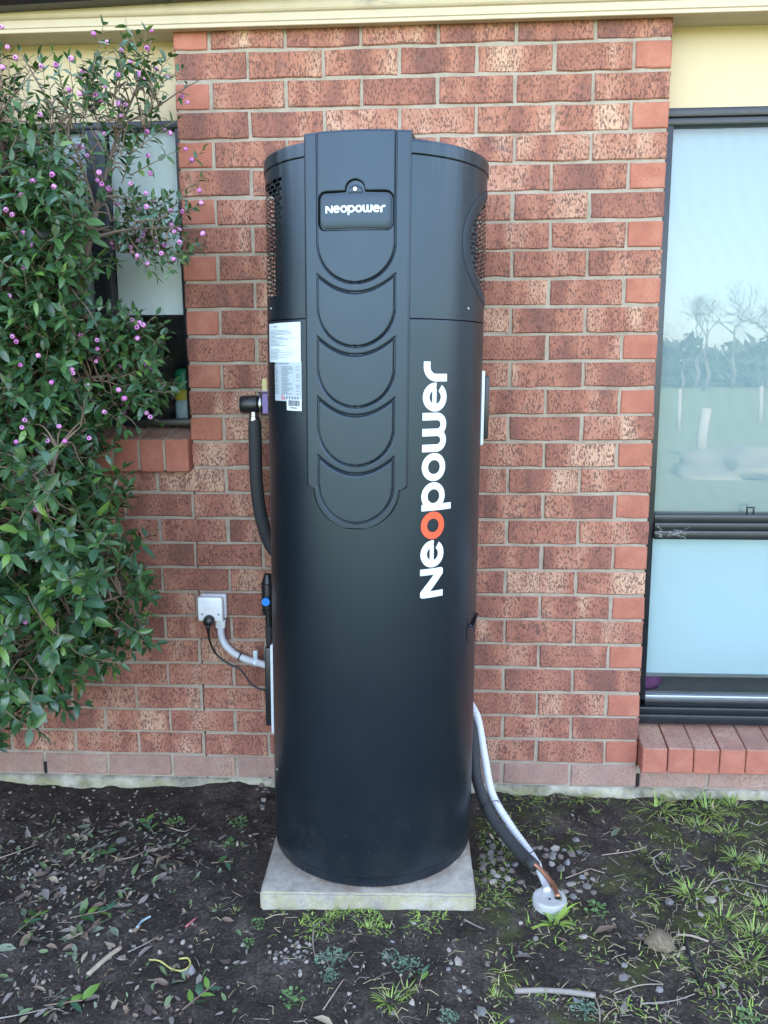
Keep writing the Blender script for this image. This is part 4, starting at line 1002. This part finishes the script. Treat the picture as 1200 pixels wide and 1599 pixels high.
for i in order[:300]:
    lf = leaves[i]; Rm = frame_of(lf); o = link('leaf', leaf_mesh[lf[4]][i % 4], shrub)
    mw = Matrix([[*(Rm[r_]*lf[3]), lf[0][r_]-so[r_]] for r_ in range(3)]+[[0, 0, 0, 1]]); o.matrix_local = mw
V = []; F = []; MI = []
for i in order[300:]:
    lf = leaves[i]; Rm = frame_of(lf); b0 = len(V); V.extend((LSA[i % 4]*lf[3])@Rm.T+lf[0]-so); F.extend([tuple(b0+k for k in f) for f in LF]); MI.extend([lf[4]]*len(LF))
tag(link('foliage', new_mesh('foliage', V, F, LM, MI, True), shrub), kind='stuff')
twigs.v = [(a-so[0], b2-so[1], c-so[2]) for a, b2, c in twigs.v]; tag(twigs.build('twigs', M['twig'], shrub, smooth=True), kind='stuff')
for k, (pts, rads) in enumerate(branches):
    mb = MB(); mb.tube([np.array(p)-so for p in pts], rads, 8); mb.build('trunk' if k in (0, 7) else 'branch', M['bark'], shrub, smooth=True)
# berry: a small globe with a dark dimple in front
BM_ = [simple('berry_pink', (.60, .25, .54), .4, var=.2, scale=60), simple('berry_dimple', (.14, .02, .12), .6), simple('berry_magenta', (.48, .15, .41), .4, var=.2, scale=60)]
def berry_mesh(k):
    mb = MB(); prof = [(.34, .70), (.56, .98), (.86, .72), (1.0, 0.0), (.70, -.72), (.2, -.98)]; seg = 7
    mb.lathe(prof, seg, 0, frame=lambda x, y, z: (x, -z, y)); b0 = 0
    mb.f.append(tuple(range(seg))); mb.m.append(1)
    return mb.mesh('berry', [BM_[0 if k else 2], BM_[1]], smooth=True)
bms = [berry_mesh(0), berry_mesh(1), berry_mesh(1)]
for p in berries[-200:]:
    u, v = pix(p)
    if u < -40: continue
    link('berry', random.choice(bms), shrub, np.array(p)-so, (rs.normal(0, .45), rs.normal(0, .5), rs.normal(0, .5)), rs.uniform(.0058, .0080))

# ------------------------------------------------------------------ things lying and growing on the soil
def blade(mb, p, d, L, w0, bend, mi=0, n=4):
    d = unit(d); up = np.array([0, 0, 1.0]); side = unit(np.cross(d, up)+1e-6); pts = []
    cur = np.array(p, float); dd = d.copy()
    V = []
    for i in range(n+1):
        t = i/n; wd = w0*(1-t)**.6*.5+.0002; V += [cur-side*wd, cur+side*wd]
        dd = unit(dd+np.array([0, 0, -bend/n])); cur = cur+dd*L/n
    mb.add(V, [(2*i, 2*i+1, 2*i+3, 2*i+2) for i in range(n)], mi)
GM = [simple('grass_bright', (.24, .34, .06), .5, var=.3, scale=30), simple('grass_mid', (.13, .205, .05), .5, var=.3, scale=30), simple('grass_dry', (.36, .30, .17), .8, var=.3, scale=30)]
def tuft_mesh(seed, nb, L, spread, dry=.12, w0=.006):
    r = np.random.RandomState(seed); mb = MB()
    for i in range(nb):
        a = r.uniform(0, 2*PI); el = r.uniform(.25, 1.2); d = (math.cos(a)*math.cos(el), math.sin(a)*math.cos(el), math.sin(el))
        p = (math.cos(a)*spread*r.rand(), math.sin(a)*spread*r.rand(), -.004)
        blade(mb, p, d, L*r.uniform(.45, 1.1), w0*r.uniform(.6, 1.2), r.uniform(.3, 1.3), 2 if r.rand() < dry else (0 if r.rand() < .6 else 1))
    return mb.mesh('grass_tuft', GM, smooth=True)
TU = [tuft_mesh(i, 70, .062, .036, .16, .0042) for i in range(5)]+[tuft_mesh(20+i, 36, .046, .022, .16, .0038) for i in range(4)]
ROS = [tuft_mesh(40+i, 26, .07, .006, .0, .013) for i in range(2)]
def at(u, v): 
    p = gp(u, v, 0.0); return (p[0], p[1], gz(p[0], p[1]))
tufts = [((1030, 1262, 1.25), 'bright grass tuft under the left end of the brick sill'), ((1075, 1252, 1.5), 'tallest bright grass tuft below the brick sill'), ((1105, 1268, 1.25), 'grass tuft below the brick sill, just right of the tallest'), ((1145, 1262, .95), 'grass tuft by the footing below the right sill, nearest the picture edge'),
         ((900, 1247, 1.0), 'grass tuft against the footing right of the heater'), ((828, 1250, .85), 'grass tuft against the footing just behind the grey hose'), ((1090, 1290, .8), 'low grass tuft in front of the sill grass'), ((1135, 1300, .9), 'grass tuft in the soil ahead of the right sill'),
         ((1065, 1285, .7), 'small grass tuft in front of the sill, left one'), ((895, 1300, .6), 'small lone grass tuft between hose and sill'), ((1080, 1400, .9), 'wispy grass tuft in the middle of the right soil'), ((1130, 1440, .95), 'wide grass tuft at the right among dry stems'),
         ((1170, 1500, .9), 'big grass tuft at the lower right edge'), ((1150, 1340, .8), 'grass tuft right of centre ahead of the window'), ((1190, 1350, .8), 'grass tuft at the right picture edge, upper'), ((540, 1418, .8), 'grass tuft growing against the front edge of the paver'),
         ((515, 1432, .55), 'low grass tuft left of the one at the paver front'), ((575, 1450, .6), 'small grass tuft in soil just ahead of the paver'), ((610, 1565, .76), 'grass tuft at the bottom centre of the picture'), ((635, 1550, .7), 'small grass tuft beside the bottom centre tuft'),
         ((800, 1240, .8), 'grass tuft at the footing right beside the heater hoses'), ((1180, 1460, .9), 'grass tuft at right edge above the big one'), ((1060, 1500, .6), 'small grass tuft by the dry clod'), ((1000, 1330, .5), 'tiny grass tuft in bare soil ahead of the sill'),
         ((770, 1290, .6), 'grass tuft between heater and grey hose'), ((775, 1555, .6), 'small grass tuft left of the lying branch'), ((370, 1420, .5), 'tiny grass tuft left of the paver corner'), ((690, 1416, .5), 'low grass at the right part of the paver front'), ((930, 1270, .55), 'small grass tuft near the footing, between the two larger ones'),
         ((1110, 1370, .7), 'grass tuft amid dry stalks right of centre'), ((1040, 1345, .55), 'thin grass tuft in soil ahead of the sill middle'), ((1195, 1420, .8), 'grass tuft at right edge, middle height'), ((340, 1415, .45), 'tiny green tuft in the leaf litter left of the paver')]
for i, ((u, v, s), lab) in enumerate(tufts):
    p = at(u, v); tag(link('grass_tuft', TU[i % 5] if s > .75 else TU[5+i % 4], None, p, (0, 0, rs.uniform(0, 6.28)), s), lab, 'grass', 'grass tufts on the soil')
tag(link('broadleaf_weed', ROS[0], None, at(866, 1440), (0, 0, .4), 1.25), 'bright green strappy weed in front of the white drain cap', 'weed', 'weeds on the soil')
# fine ground cover
mb = MB()
for i in range(6200):
    u, v = rs.uniform(760, 1230) if i < 2600 else rs.uniform(1230, 2100), 1235+(365 if i < 2600 else 480)*rs.rand()
    if noise.noise(Vector((u*.011, v*.016, 3)))+.25*(min(u, 1230)-760)/440 < .12: continue
    p = at(u, v); a = rs.uniform(0, 6.28); blade(mb, p, (math.cos(a), math.sin(a), rs.uniform(.2, 1.2)), rs.uniform(.012, .04), .0028, rs.uniform(.3, 1.2), int(rs.choice([0, 1, 2], p=[.4, .35, .25])), 2)
for i in range(1300):
    u, v = rs.normal(560, 85), rs.normal(1430, 20)
    if v < 1416 or u < 420 or noise.noise(Vector((u*.03, v*.03, 8))) < .06: continue
    p = at(u, v); a = rs.uniform(0, 6.28); blade(mb, p, (math.cos(a), math.sin(a), rs.uniform(.2, 1.2)), rs.uniform(.008, .026), .0035, rs.uniform(.3, 1.2), int(rs.choice([0, 1], p=[.5, .5])), 2)
for i in range(500):
    u, v = rs.uniform(745, 800), rs.uniform(1250, 1420); p = at(u, v); a = rs.uniform(0, 6.28); blade(mb, p, (math.cos(a), math.sin(a), rs.uniform(.2, 1.2)), rs.uniform(.008, .022), .003, .8, int(rs.choice([0, 1])), 2)
tag(mb.build('ground_cover', GM), 'short sparse grass and moss growing out of the soil', 'grass', kind='stuff')
# small clover-like weeds: many round leaflets
CM = [simple('weed_blue', (.10, .165, .11), .6, var=.25, scale=60), simple('weed_green', (.085, .16, .05), .55, var=.3, scale=60)]
def weed_mesh(seed, n, rad, ls, mi):
    r = np.random.RandomState(seed); mb = MB()
    for i in range(n):
        q = rad*math.sqrt(r.rand()); a = r.uniform(0, 6.28); p = np.array([q*math.cos(a), q*math.sin(a), r.uniform(.004, .020)*(1.3-q/rad)])
        d = unit([math.cos(a)+r.normal(0, .6), math.sin(a)+r.normal(0, .6), r.normal(.15, .25)]); nr = unit(np.array([0, 0, 1])+r.normal(0, .3, 3)); nr = unit(nr-d*nr.dot(d)); sd = np.cross(nr, d); l = ls*r.uniform(.6, 1.2)
        mb.add([p, p+d*l*.5+sd*l*.42, p+d*l, p+d*l*.5-sd*l*.42], [(0, 3, 2, 1)], mi)
        if r.rand() < .3: mb.tube([(0, 0, 0), p], .0007, 3, mi, cap=False)
    return mb.mesh('clover_weed', CM)
WM = [weed_mesh(i, 70, .04, .011, 0) for i in range(3)]+[weed_mesh(10+i, 34, .028, .013, 1) for i in range(3)]
for i, (u, v, k, s, lab) in enumerate(((520, 1503, 0, 1.0, 'largest bluish clover patch, in the soil ahead of the paver'), (610, 1497, 1, .6, 'small round bluish clover patch ahead of the paver'), (638, 1513, 2, .9, 'bluish clover patch right of the small round one'), (515, 1530, 1, .55, 'small clover patch just below the largest one'),
                                      (455, 1560, 3, 1.0, 'green clover patch at the lower left of the paver'), (930, 1420, 4, 1.1, 'green weed patch right of the drain cap'), (915, 1578, 0, .8, 'bluish clover patch under the lying branch'), (1165, 1590, 5, .9, 'green weed at the bottom right corner'),
                                      (275, 1287, 3, 1.0, 'green weed in the litter near the footing on the left'), (375, 1285, 4, 1.0, 'dark green weed by the left side of the heater'), (360, 1318, 5, .8, 'small green weed left of the heater foot'), (405, 1443, 3, .7, 'tiny pale green weed left of the paver front corner'), (390, 1470, 4, .6, 'tiny weed below the paver left corner'), (700, 1590, 1, .6, 'bluish clover at the bottom edge, right of centre'))):
    tag(link('clover_weed', WM[k], None, at(u, v), (0, 0, rs.uniform(0, 6)), s), lab, 'weed', 'weeds on the soil')
# stones -------------------------------------------------------------------
SMt = [simple('stone_grey', (.155, .142, .13), .85, var=.3, scale=60, bmp=.3), simple('stone_pale', (.28, .245, .21), .85, var=.25, scale=60, bmp=.3), simple('stone_brown', (.14, .112, .098), .85, var=.3, scale=60, bmp=.3), simple('stone_blue', (.175, .172, .17), .8, var=.3, scale=60, bmp=.3)]
def stone_mesh(seed, mt, flat=.7, sub=1, rough=.25):
    bm = bmesh.new(); bmesh.ops.create_icosphere(bm, subdivisions=sub, radius=1); r = random.Random(seed)
    for q in bm.verts: q.co *= 1+r.uniform(-rough, rough*.6); q.co.z *= flat; q.co.x *= 1.2
    mb = MB(); mb.bm(bm); me = mb.mesh('stone', mt, smooth=True); me.set_sharp_from_angle(angle=R_(40)); return me
ST = [stone_mesh(i, SMt[i % 4], random.uniform(.55, .85)) for i in range(12)]
SP = [stone_mesh(30+i, SMt[(0, 1, 1, 2)[i % 4]], .8, 1, .12) for i in range(6)]
def stone(name, me, u, v, r, label, cat, group, jit=True):
    p = at(u, v); o = link(name, me, None, (p[0], p[1], p[2]+r*.05), (rs.normal(0, .3), rs.normal(0, .3), rs.uniform(0, 6.3)), r); return tag(o, label, cat, group)
cl = []
def cluster(n, cu, cv, su, sv, rmin, rmax, label, group, pal, name, cat):
    k = 0; tries = 0
    while k < n and tries < 4000:
        tries += 1
        u, v = rs.normal(cu, su), rs.normal(cv, sv); r = rs.uniform(rmin, rmax); p = gp(u, v)
        if v < 1228 or (.33 < p[0] < .97 and p[1] > -.69): continue
        if any((p[0]-a)**2+(p[1]-b2)**2 < (r+c)**2*.75 for a, b2, c in cl): continue
        if (p[0]-1.162)**2+(p[1]+.622)**2 < .055**2: continue
        cl.append((p[0], p[1], r)); k += 1; stone(name, random.choice(pal), u, v, r, label, cat, group)
cluster(16, 775, 1330, 14, 16, .009, .016, 'grey gravel stone in the pile between the paver and the foam pipe', 'gravel pile beside the paver', ST, 'gravel_stone', 'stone')
cluster(12, 785, 1375, 16, 10, .008, .015, 'grey gravel stone in the small heap left of the drain cap', 'gravel heap left of the drain cap', ST, 'gravel_stone', 'stone')
cluster(18, 868, 1340, 14, 13, .009, .016, 'grey gravel stone in the heap behind the drain cap', 'gravel heap behind the drain cap', ST, 'gravel_stone', 'stone')
cluster(8, 905, 1388, 20, 12, .008, .014, 'grey stone on the soil just right of the drain cap', 'stones right of the drain cap', ST, 'gravel_stone', 'stone')
cluster(10, 415, 1240, 8, 14, .008, .015, 'grey stone against the left foot of the heater', 'stones by the heater foot', ST, 'gravel_stone', 'stone')
cluster(34, 455, 1492, 26, 16, .004, .0075, 'small round pellet in the scatter ahead of the paver left corner', 'pellets ahead of the paver', SP, 'pebble', 'pebble')
cluster(70, 150, 1265, 95, 22, .003, .0065, 'tiny pale pebble on the dark soil along the left footing', 'pebbles along the left footing', SP, 'pebble', 'pebble')
cluster(60, 90, 1360, 60, 24, .004, .007, 'small pale pebble among the dead leaves under the shrub', 'pebbles in the leaf litter', SP, 'pebble', 'pebble')
cluster(50, 190, 1490, 110, 45, .0035, .0075, 'small pebble on the soil at the lower left', 'pebbles at the lower left', SP, 'pebble', 'pebble')
cluster(24, 980, 1460, 130, 75, .005, .011, 'small grey stone scattered in the soil at the lower right', 'stones at the lower right', ST, 'pebble', 'pebble')
cluster(24, 660, 1520, 90, 40, .004, .009, 'small stone scattered in the soil at the bottom centre', 'stones at the bottom centre', ST, 'pebble', 'pebble')
for (u, v, r, k, lab) in ((752, 1580, .017, 3, 'large blue-grey stone at the bottom right of centre'), (717, 1502, .014, 1, 'pale grey stone right of the clover patches'), (1045, 1410, .017, 3, 'blue-grey stone in the middle of the right soil'), (1108, 1410, .020, 1, 'pale brownish stone beside the dry stems at right'), (190, 1313, .017, 0, 'largest grey stone in the leaf litter on the left'), (190, 1494, .014, 1, 'pale round stone beside the wooden stick'), (300, 1512, .014, 3, 'blue-grey stone beside the yellow wire'), (975, 1526, .014, 0, 'grey stone in the bare soil above the lying branch')):
    stone('rock', ST[k], u, v, r, lab, 'stone', None)
# dirt in fine grains
mb = MB()
for i in range(4200):
    u, v = rs.uniform(-40, 1240), 1225+400*rs.rand()**1.0; p = at(u, v)
    if .33 < p[0] < .97 and p[1] > -.69: continue
    r = rs.uniform(.0012, .0034); q = rs.normal(0, 1, (4, 3)); q = q/np.linalg.norm(q, axis=1)[:, None]*r; mb.add(q+np.array([p[0], p[1], p[2]+r*.4]), [(0, 1, 2), (0, 2, 3), (0, 3, 1), (1, 3, 2)], int(rs.choice([0, 1, 2, 3], p=[.35, .1, .45, .1])))
tag(mb.build('soil_crumbs', [SMt[0], SMt[1], simple('crumb', (.05, .04, .034), .9), SMt[2]]), 'loose crumbs of soil and grit over the ground', 'soil', kind='stuff')
# fallen leaves --------------------------------------------------------------
FM = [simple('dead_leaf_brown', (.14, .095, .068), .75, var=.35, scale=50), simple('dead_leaf_grey', (.17, .145, .13), .8, var=.3, scale=50), simple('dead_leaf_pale', (.26, .21, .145), .75, var=.3, scale=50), simple('fallen_green', (.11, .16, .07), .5, var=.3, scale=50), simple('fallen_grey_green', (.12, .145, .10), .55, var=.3, scale=50), simple('dead_leaf_dark', (.075, .055, .048), .8, var=.4, scale=50)]
def fallen(seed, mt):
    r = random.Random(seed); c = r.uniform(-.22, .22); cup = r.uniform(.02, .16); V = []
    for (x, y, z) in [(0, 0, 0), (.28, .19, 0), (.28, 0, 0), (.28, -.19, 0), (.62, .17, 0), (.62, 0, 0), (.62, -.17, 0), (1, 0, 0)]:
        V.append((x-.5, y*r.uniform(.75, 1.15), abs(y)*cup*4*r.uniform(.5, 1.3)+c*(x-.5)**2+.03))
    return new_mesh('fallen_leaf', V, LF, [mt], None, True)
FLM = [[fallen(i*7+k, FM[i]) for k in range(4)] for i in range(6)]
def fl(u, v, k, size, lab, grp, name='fallen_leaf'):
    p = at(u, v); o = link(name, random.choice(FLM[k]), None, (p[0], p[1], p[2]+.003), (rs.normal(0, .25), rs.normal(0, .25), rs.uniform(0, 6.3)), size); return tag(o, lab, 'leaf', grp)
KN = ['brown', 'grey', 'tan', 'green', 'grey-green', 'dark']
KL = ['brown dead leaf', 'grey dead leaf', 'pale tan dead leaf', 'green fallen leaf', 'grey-green fallen leaf', 'dark rotted leaf']
def scatter(n, box, lab, probs, smin, smax):
    for i in range(n):
        u, v = rs.uniform(box[0], box[1]), rs.uniform(box[2], box[3]); k = int(rs.choice(6, p=probs)); p = gp(u, v)
        if noise.noise(Vector((u*.022, v*.03, 1))) < -.05 and rs.rand() < .8: continue
        if .31 < p[0] < .98 and p[1] > -.70: continue
        fl(u, v, k, rs.uniform(smin, smax), KL[k]+' '+lab, KN[k]+' leaves '+lab)
scatter(210, (0, 270, 1285, 1400), 'in the litter band under the shrub', [.2, .3, .14, .12, .12, .12], .022, .056)
scatter(110, (0, 260, 1400, 1500), 'in the litter at the lower left', [.2, .25, .12, .2, .13, .1], .025, .058)
scatter(56, (0, 380, 1500, 1599), 'on the soil at the bottom left', [.2, .25, .1, .2, .15, .1], .022, .046)
scatter(22, (260, 400, 1250, 1480), 'on the soil left of the heater', [.2, .25, .1, .25, .1, .1], .02, .038)
scatter(16, (760, 1190, 1280, 1590), 'on the soil at the lower right', [.25, .3, .25, .05, .05, .1], .02, .036)
for (u, v, k, s, lab) in ((945, 1455, 0, .075, 'large curled brown leaf right of the drain cap'), (812, 1495, 1, .070, 'large pale grey leaf below the drain cap'), (962, 1300, 4, .065, 'big grey-green leaf in the soil ahead of the sill'), (1003, 1470, 0, .05, 'reddish brown leaf standing beside the dry clod'), (975, 1578, 1, .05, 'pale grey leaf below the lying branch'), (205, 1290, 4, .055, 'wide grey-green leaf near the left footing'), (275, 1530, 4, .05, 'grey-green leaf by the yellow wire'), (70, 1290, 1, .07, 'long grey leaf lying under the shrub'), (37, 1592, 2, .05, 'tan leaf at the bottom left corner'), (505, 1598, 2, .05, 'tan leaf cut by the bottom edge')):
    fl(u, v, k, s, lab, None)
mb = MB()
for i in range(1300):
    u, v = rs.uniform(-60, 400), rs.choice([rs.normal(1335, 35), rs.uniform(1270, 1599)])
    if v < 1255 or (u > 300 and rs.rand() < .6): continue
    p = at(u, v); me = FLM[int(rs.choice(6, p=[.22, .25, .1, .1, .1, .23]))]; k = FM.index(me[0].materials[0]); s = rs.uniform(.008, .026); e = Euler((rs.normal(0, .4), rs.normal(0, .4), rs.uniform(0, 6.3))).to_matrix()
    mb.add([tuple(e@(q.co*s)+Vector((p[0], p[1], p[2]+.002))) for q in random.choice(me).vertices], LF, k)
for i in range(520):
    u, v = rs.uniform(420, 1220), rs.uniform(1260, 1599); p = at(u, v)
    if .31 < p[0] < .98 and p[1] > -.70: continue
    me = FLM[int(rs.choice([0, 1, 2, 5]))]; k = FM.index(me[0].materials[0]); s = rs.uniform(.006, .02); e = Euler((rs.normal(0, .4), rs.normal(0, .4), rs.uniform(0, 6.3))).to_matrix()
    mb.add([tuple(e@(q.co*s)+Vector((p[0], p[1], p[2]+.002))) for q in me[0].vertices], LF, k)
tag(mb.build('leaf_litter', FM, smooth=True), 'crumbled leaf litter covering the soil under the shrub', 'leaf litter', kind='stuff')
# leafy cuttings with stems
def cutting(u, v, n, size, ang, lab):
    p = at(u, v); o = tag(empty('leafy_cutting', p), lab, 'cutting', 'cuttings on the soil'); d = np.array([math.cos(ang), math.sin(ang), .12]); mb = MB(); pts = [d*size*1.1*i*.5+np.array([0, 0, .006]) for i in range(n//2+2)]
    mb.tube(pts, .0015, 5); mb.build('stem', M['twig'], o)
    for i in range(n):
        q = pts[1+i//2]; a = ang+(-1)**i*rs.uniform(.5, 1.1); lf = link('leaf', leaf_mesh[int(rs.choice([1, 2, 3, 3, 4]))][i % 4], o, q, (rs.normal(0, .3), rs.normal(-.2, .2), a), size*rs.uniform(.8, 1.1))
cutting(70, 1572, 5, .055, .1, 'green leafy cutting at the bottom left edge'); cutting(285, 1580, 6, .045, .9, 'grey-green leafy cutting at the bottom, left of centre'); cutting(20, 1465, 6, .045, 1.2, 'leafy cutting at the left edge below the shrub')
cutting(130, 1350, 6, .045, .5, 'fresh green cutting in the middle of the leaf litter'); cutting(240, 1305, 6, .04, 2.2, 'yellow-green cutting in the litter near the footing'); cutting(330, 1350, 4, .042, 0, 'small green cutting left of the paver'); cutting(655, 1545, 4, .032, 1.4, 'small broad-leaved seedling at the bottom centre'); cutting(110, 1440, 7, .045, .2, 'long green cutting below the litter band')
# sticks and wires
def stick(name, pixs, r0, r1, mat, lab, cat, zlift=.006, seg=7):
    pts = [np.array(at(u, v))+np.array([0, 0, zlift+rs.uniform(0, .004)]) for u, v in pixs]; pts = spline(pts, 5); mb = MB(); mb.tube(pts, [(r0+(r1-r0)*i/(len(pts)-1))*(1+.12*noise.noise(Vector((i*.7, r0*900, 0)))) for i in range(len(pts))], seg); return tag(mb.build(name, mat, smooth=True), lab, cat)
WD = simple('weathered_wood', (.30, .24, .185), .85, var=.35, scale=50, bmp=.4); WG = simple('grey_wood', (.24, .21, .185), .85, var=.35, scale=50, bmp=.4); BK = simple('black_hose', (.015, .015, .017), .5)
stick('wooden_stick', [(138, 1524), (165, 1503), (189, 1484)], .0065, .006, WD, 'pale straight piece of wood in the lower left soil', 'stick')
stick('fallen_branch', [(804, 1550), (850, 1546), (890, 1550), (930, 1560)], .0065, .0075, WG, 'grey bark-covered branch lying at the bottom right of centre', 'branch')
stick('dark_stick', [(1070, 1475), (1082, 1510), (1095, 1540), (1108, 1570)], .0045, .003, BK, 'thin dark stick pointing down in the lower right soil', 'stick')
stick('pale_twig', [(1056, 1467), (1080, 1468), (1106, 1475)], .0035, .0028, WD, 'pale bent twig at the top of the dark stick', 'twig')
stick('yellow_wire', [(233, 1497), (250, 1500), (268, 1510), (285, 1513), (297, 1506), (294, 1496), (280, 1496)], .0022, .0022, simple('yellow_insulation', (.40, .37, .10), .45), 'yellow curled piece of wire on the lower left soil', 'wire', .004)
stick('plastic_scrap', [(291, 1450), (306, 1434)], .0028, .0022, simple('pink_plastic', (.42, .13, .13), .5), 'pink plastic scrap on the soil left of the paver', 'scrap')
stick('wire_offcut', [(215, 1455), (222, 1443), (236, 1436)], .0035, .003, simple('blue_plastic', (.22, .32, .36), .45), 'pale blue plastic offcut in the lower left litter', 'scrap')
for (pp_, lab) in (([(200, 1488), (225, 1475), (243, 1467)], 'forked pale twig beside the wooden stick'), ([(0, 1592), (40, 1582), (85, 1573)], 'long pale twig at the bottom left corner'), ([(180, 1350), (210, 1342), (240, 1325)], 'thin twig across the leaf litter'), ([(265, 1297), (290, 1300), (308, 1285)], 'pale twig near the left footing'), ([(0, 1345), (30, 1335), (60, 1320)], 'twig in the litter at the left edge'),
                   ([(490, 1452), (489, 1475), (493, 1498)], 'short straight straw ahead of the paver'), ([(505, 1580), (520, 1558), (537, 1535)], 'thin pale twig left of the bottom grass tuft'), ([(883, 1374), (905, 1366), (923, 1358)], 'pale straight twig right of the gravel heap'), ([(923, 1360), (945, 1367)], 'short grey twig end in the right soil'), ([(1165, 1285), (1185, 1290), (1199, 1288)], 'pale twig by the right edge near the footing'),
                   ([(725, 1441), (745, 1450), (758, 1455)], 'pale straw at the right front corner of the paver'), ([(415, 1437), (430, 1431), (450, 1429)], 'pale straw at the left front corner of the paver'), ([(960, 1555), (1000, 1543), (1036, 1541)], 'thin grey twig above the bottom edge, right'), ([(1000, 1572), (1050, 1565), (1085, 1560)], 'long thin twig at the bottom right'), ([(930, 1562), (936, 1580), (937, 1598)], 'upright pale stem at the end of the fallen branch'),
                   ([(1035, 1335), (1020, 1350), (1035, 1370), (1060, 1362)], 'curled dry stalk in the middle of the right soil'), ([(1110, 1385), (1140, 1375), (1199, 1388)], 'long dry stem at the right edge'), ([(1100, 1400), (1130, 1365), (1150, 1395), (1180, 1405)], 'tangled dry stem right of centre'), ([(940, 1337), (985, 1333), (1010, 1325)], 'thin dry runner across the right soil'), ([(1140, 1545), (1155, 1560), (1160, 1582)], 'thin brown twig at the lower right edge')):
    stick('dry_twig', pp_, .0019, .0012, WD if rs.rand() < .6 else WG, lab, 'twig', .004, 5)
mb = MB()
for i in range(420):
    u, v = (rs.uniform(900, 1220), rs.uniform(1270, 1599)) if rs.rand() < .6 else (rs.uniform(-20, 780), rs.uniform(1270, 1599)); p = np.array(at(u, v)); 
    if .31 < p[0] < .98 and p[1] > -.70: continue
    a = rs.uniform(0, 6.28); l = rs.uniform(.015, .05); d = np.array([math.cos(a), math.sin(a), 0])*l; mb.tube([p+[0, 0, .002], p+d*.5+[rs.normal(0, .006), rs.normal(0, .006), rs.uniform(.002, .012)], p+d+[0, 0, .003]], rs.uniform(.0005, .0010), 3, 0 if rs.rand() < .6 else 1, cap=False)
tag(mb.build('straw', [GM[2], WG]), 'fine dry straw and rootlets scattered over the soil', 'straw', kind='stuff')
p = at(1032, 1478)
cd_ = tag(empty('dry_clod', p), 'round clod of dry matted roots in the lower right soil', 'clod')
o = lumpy('clod_core', (0, 0, .012), (.036, .036, .022), simple('clod', (.15, .12, .078), .95, var=.4, scale=60, bmp=.8), 9, 3, .3); o.parent = cd_
mb = MB()
for i in range(30):
    a = rs.uniform(0, 6.28); z = rs.uniform(.005, .03); q = np.array([.036*math.cos(a), .036*math.sin(a), z]); mb.tube([q*.8, q+rs.normal(0, .008, 3)+[0, 0, .004], q*1.2+rs.normal(0, .008, 3)], .0006, 3, cap=False)
mb.build('roots', GM[2], cd_)

# ------------------------------------------------------------------ the paddock behind the camera, seen in the window panes
GB = simple('far_bark', (.16, .14, .12), .9)
for k, (x, y, h, lean, lab) in enumerate(((5.25, -11.0, .85, .05, 'leaning grey fence post in the paddock mirrored in the right window'), (6.8, -17.8, 1.0, 0, 'thin far fence post mirrored in the right window'), (9.7, -20.3, 1.0, 0, 'fence post farthest right in the window reflection'))):
    mb = MB(); mb.tube([(0, 0, -.05), (0, 0, h*.5), (lean, 0, h-.02), (lean, 0, h)], [.085 if k == 0 else .05]*3+[.06 if k == 0 else .04], 10); tag(mb.build('fence_post', simple('post_wood', (.42, .38, .33), .9, var=.3, bmp=.5), None, (x, y, -.02), smooth=True), lab, 'fence post', 'posts mirrored in the window')
me_ = lumpy('spoil_heap', (5.9, -9.3, -.1), (1.5, 1.3, .42), simple('straw_heap', (.30, .26, .19), .95, var=.5, scale=8, bmp=.8, bscale=12), 4, 4, .35); tag(me_, 'low pale heap of earth mirrored in the right window', 'heap')
def bare_tree(x, y, h, seed, lab):
    r = random.Random(seed); mb = MB(); root = tag(empty('bare_tree', (x, y, -.05)), lab, 'tree', 'bare trees mirrored in the window')
    def grow(p, d, L, rad, depth):
        q = p+d*L; mid = (p+q)/2+Vector((r.gauss(0, L*.12), r.gauss(0, L*.12), 0)); mb.tube([p, mid, q], [rad, rad*.85, rad*.7], 5 if depth > 2 else 3, cap=False)
        if depth == 0: return
        for i in range(r.choice([2, 3, 3])): grow(q, (d+Vector((r.gauss(0, .5), r.gauss(0, .5), r.gauss(.05, .3)))).normalized(), L*r.uniform(.62, .85), rad*.62, depth-1)
    tr = MB(); tr.tube([(0, 0, 0), (.03*h, 0, h*.12), (.0, 0, h*.24)], [h*.022, h*.018, h*.016], 8); tr.build('trunk', GB, root, smooth=True)
    grow(Vector((0, 0, h*.23)), Vector((0, 0, 1)), h*.19, h*.010, 6); mb.build('crown', GB, root)
names = ('tall bare tree', 'widest bare tree', 'bare tree leaning right', 'smallest bare tree', 'bare tree farthest right', 'slender bare tree', 'dense twiggy bare tree', 'bare tree near the frame', 'bare tree with low fork')
for k, (x, y, h) in enumerate(((17.5, -50, 7.5), (20.5, -54, 8.5), (22, -48, 7), (14.5, -56, 5.5), (25.5, -52, 7.5), (19, -57, 8), (23.5, -56, 8.5), (15.8, -49, 5), (27.5, -50, 7))):
    bare_tree(x, y, h, 50+k, names[k]+' on the skyline mirrored in the right window')
mb = MB(); DG = [simple('far_evergreen', (.045, .060, .035), .8, var=.4, scale=2), simple('far_scrub', (.085, .085, .06), .8, var=.4, scale=2)]
for i in range(16000):
    x = rs.uniform(-45, 75); top = 3.0+1.4*noise.noise(Vector((x*.12, 0, 0)))+1.2*noise.noise(Vector((x*.5, 3, 0))); z = top*rs.rand()**.7; y = -60+rs.uniform(-3, 3)*(1-.5*z/top); s = rs.uniform(.2, .5)
    q = rs.normal(0, s, (3, 3)); mb.add(q+np.array([x, y, z]), [(0, 1, 2)], 0 if noise.noise(Vector((x*.2, 9, 0))) > 0 else 1)
tag(mb.build('treeline', DG), 'dark far treeline across the paddock mirrored in the window', 'trees', kind='stuff')
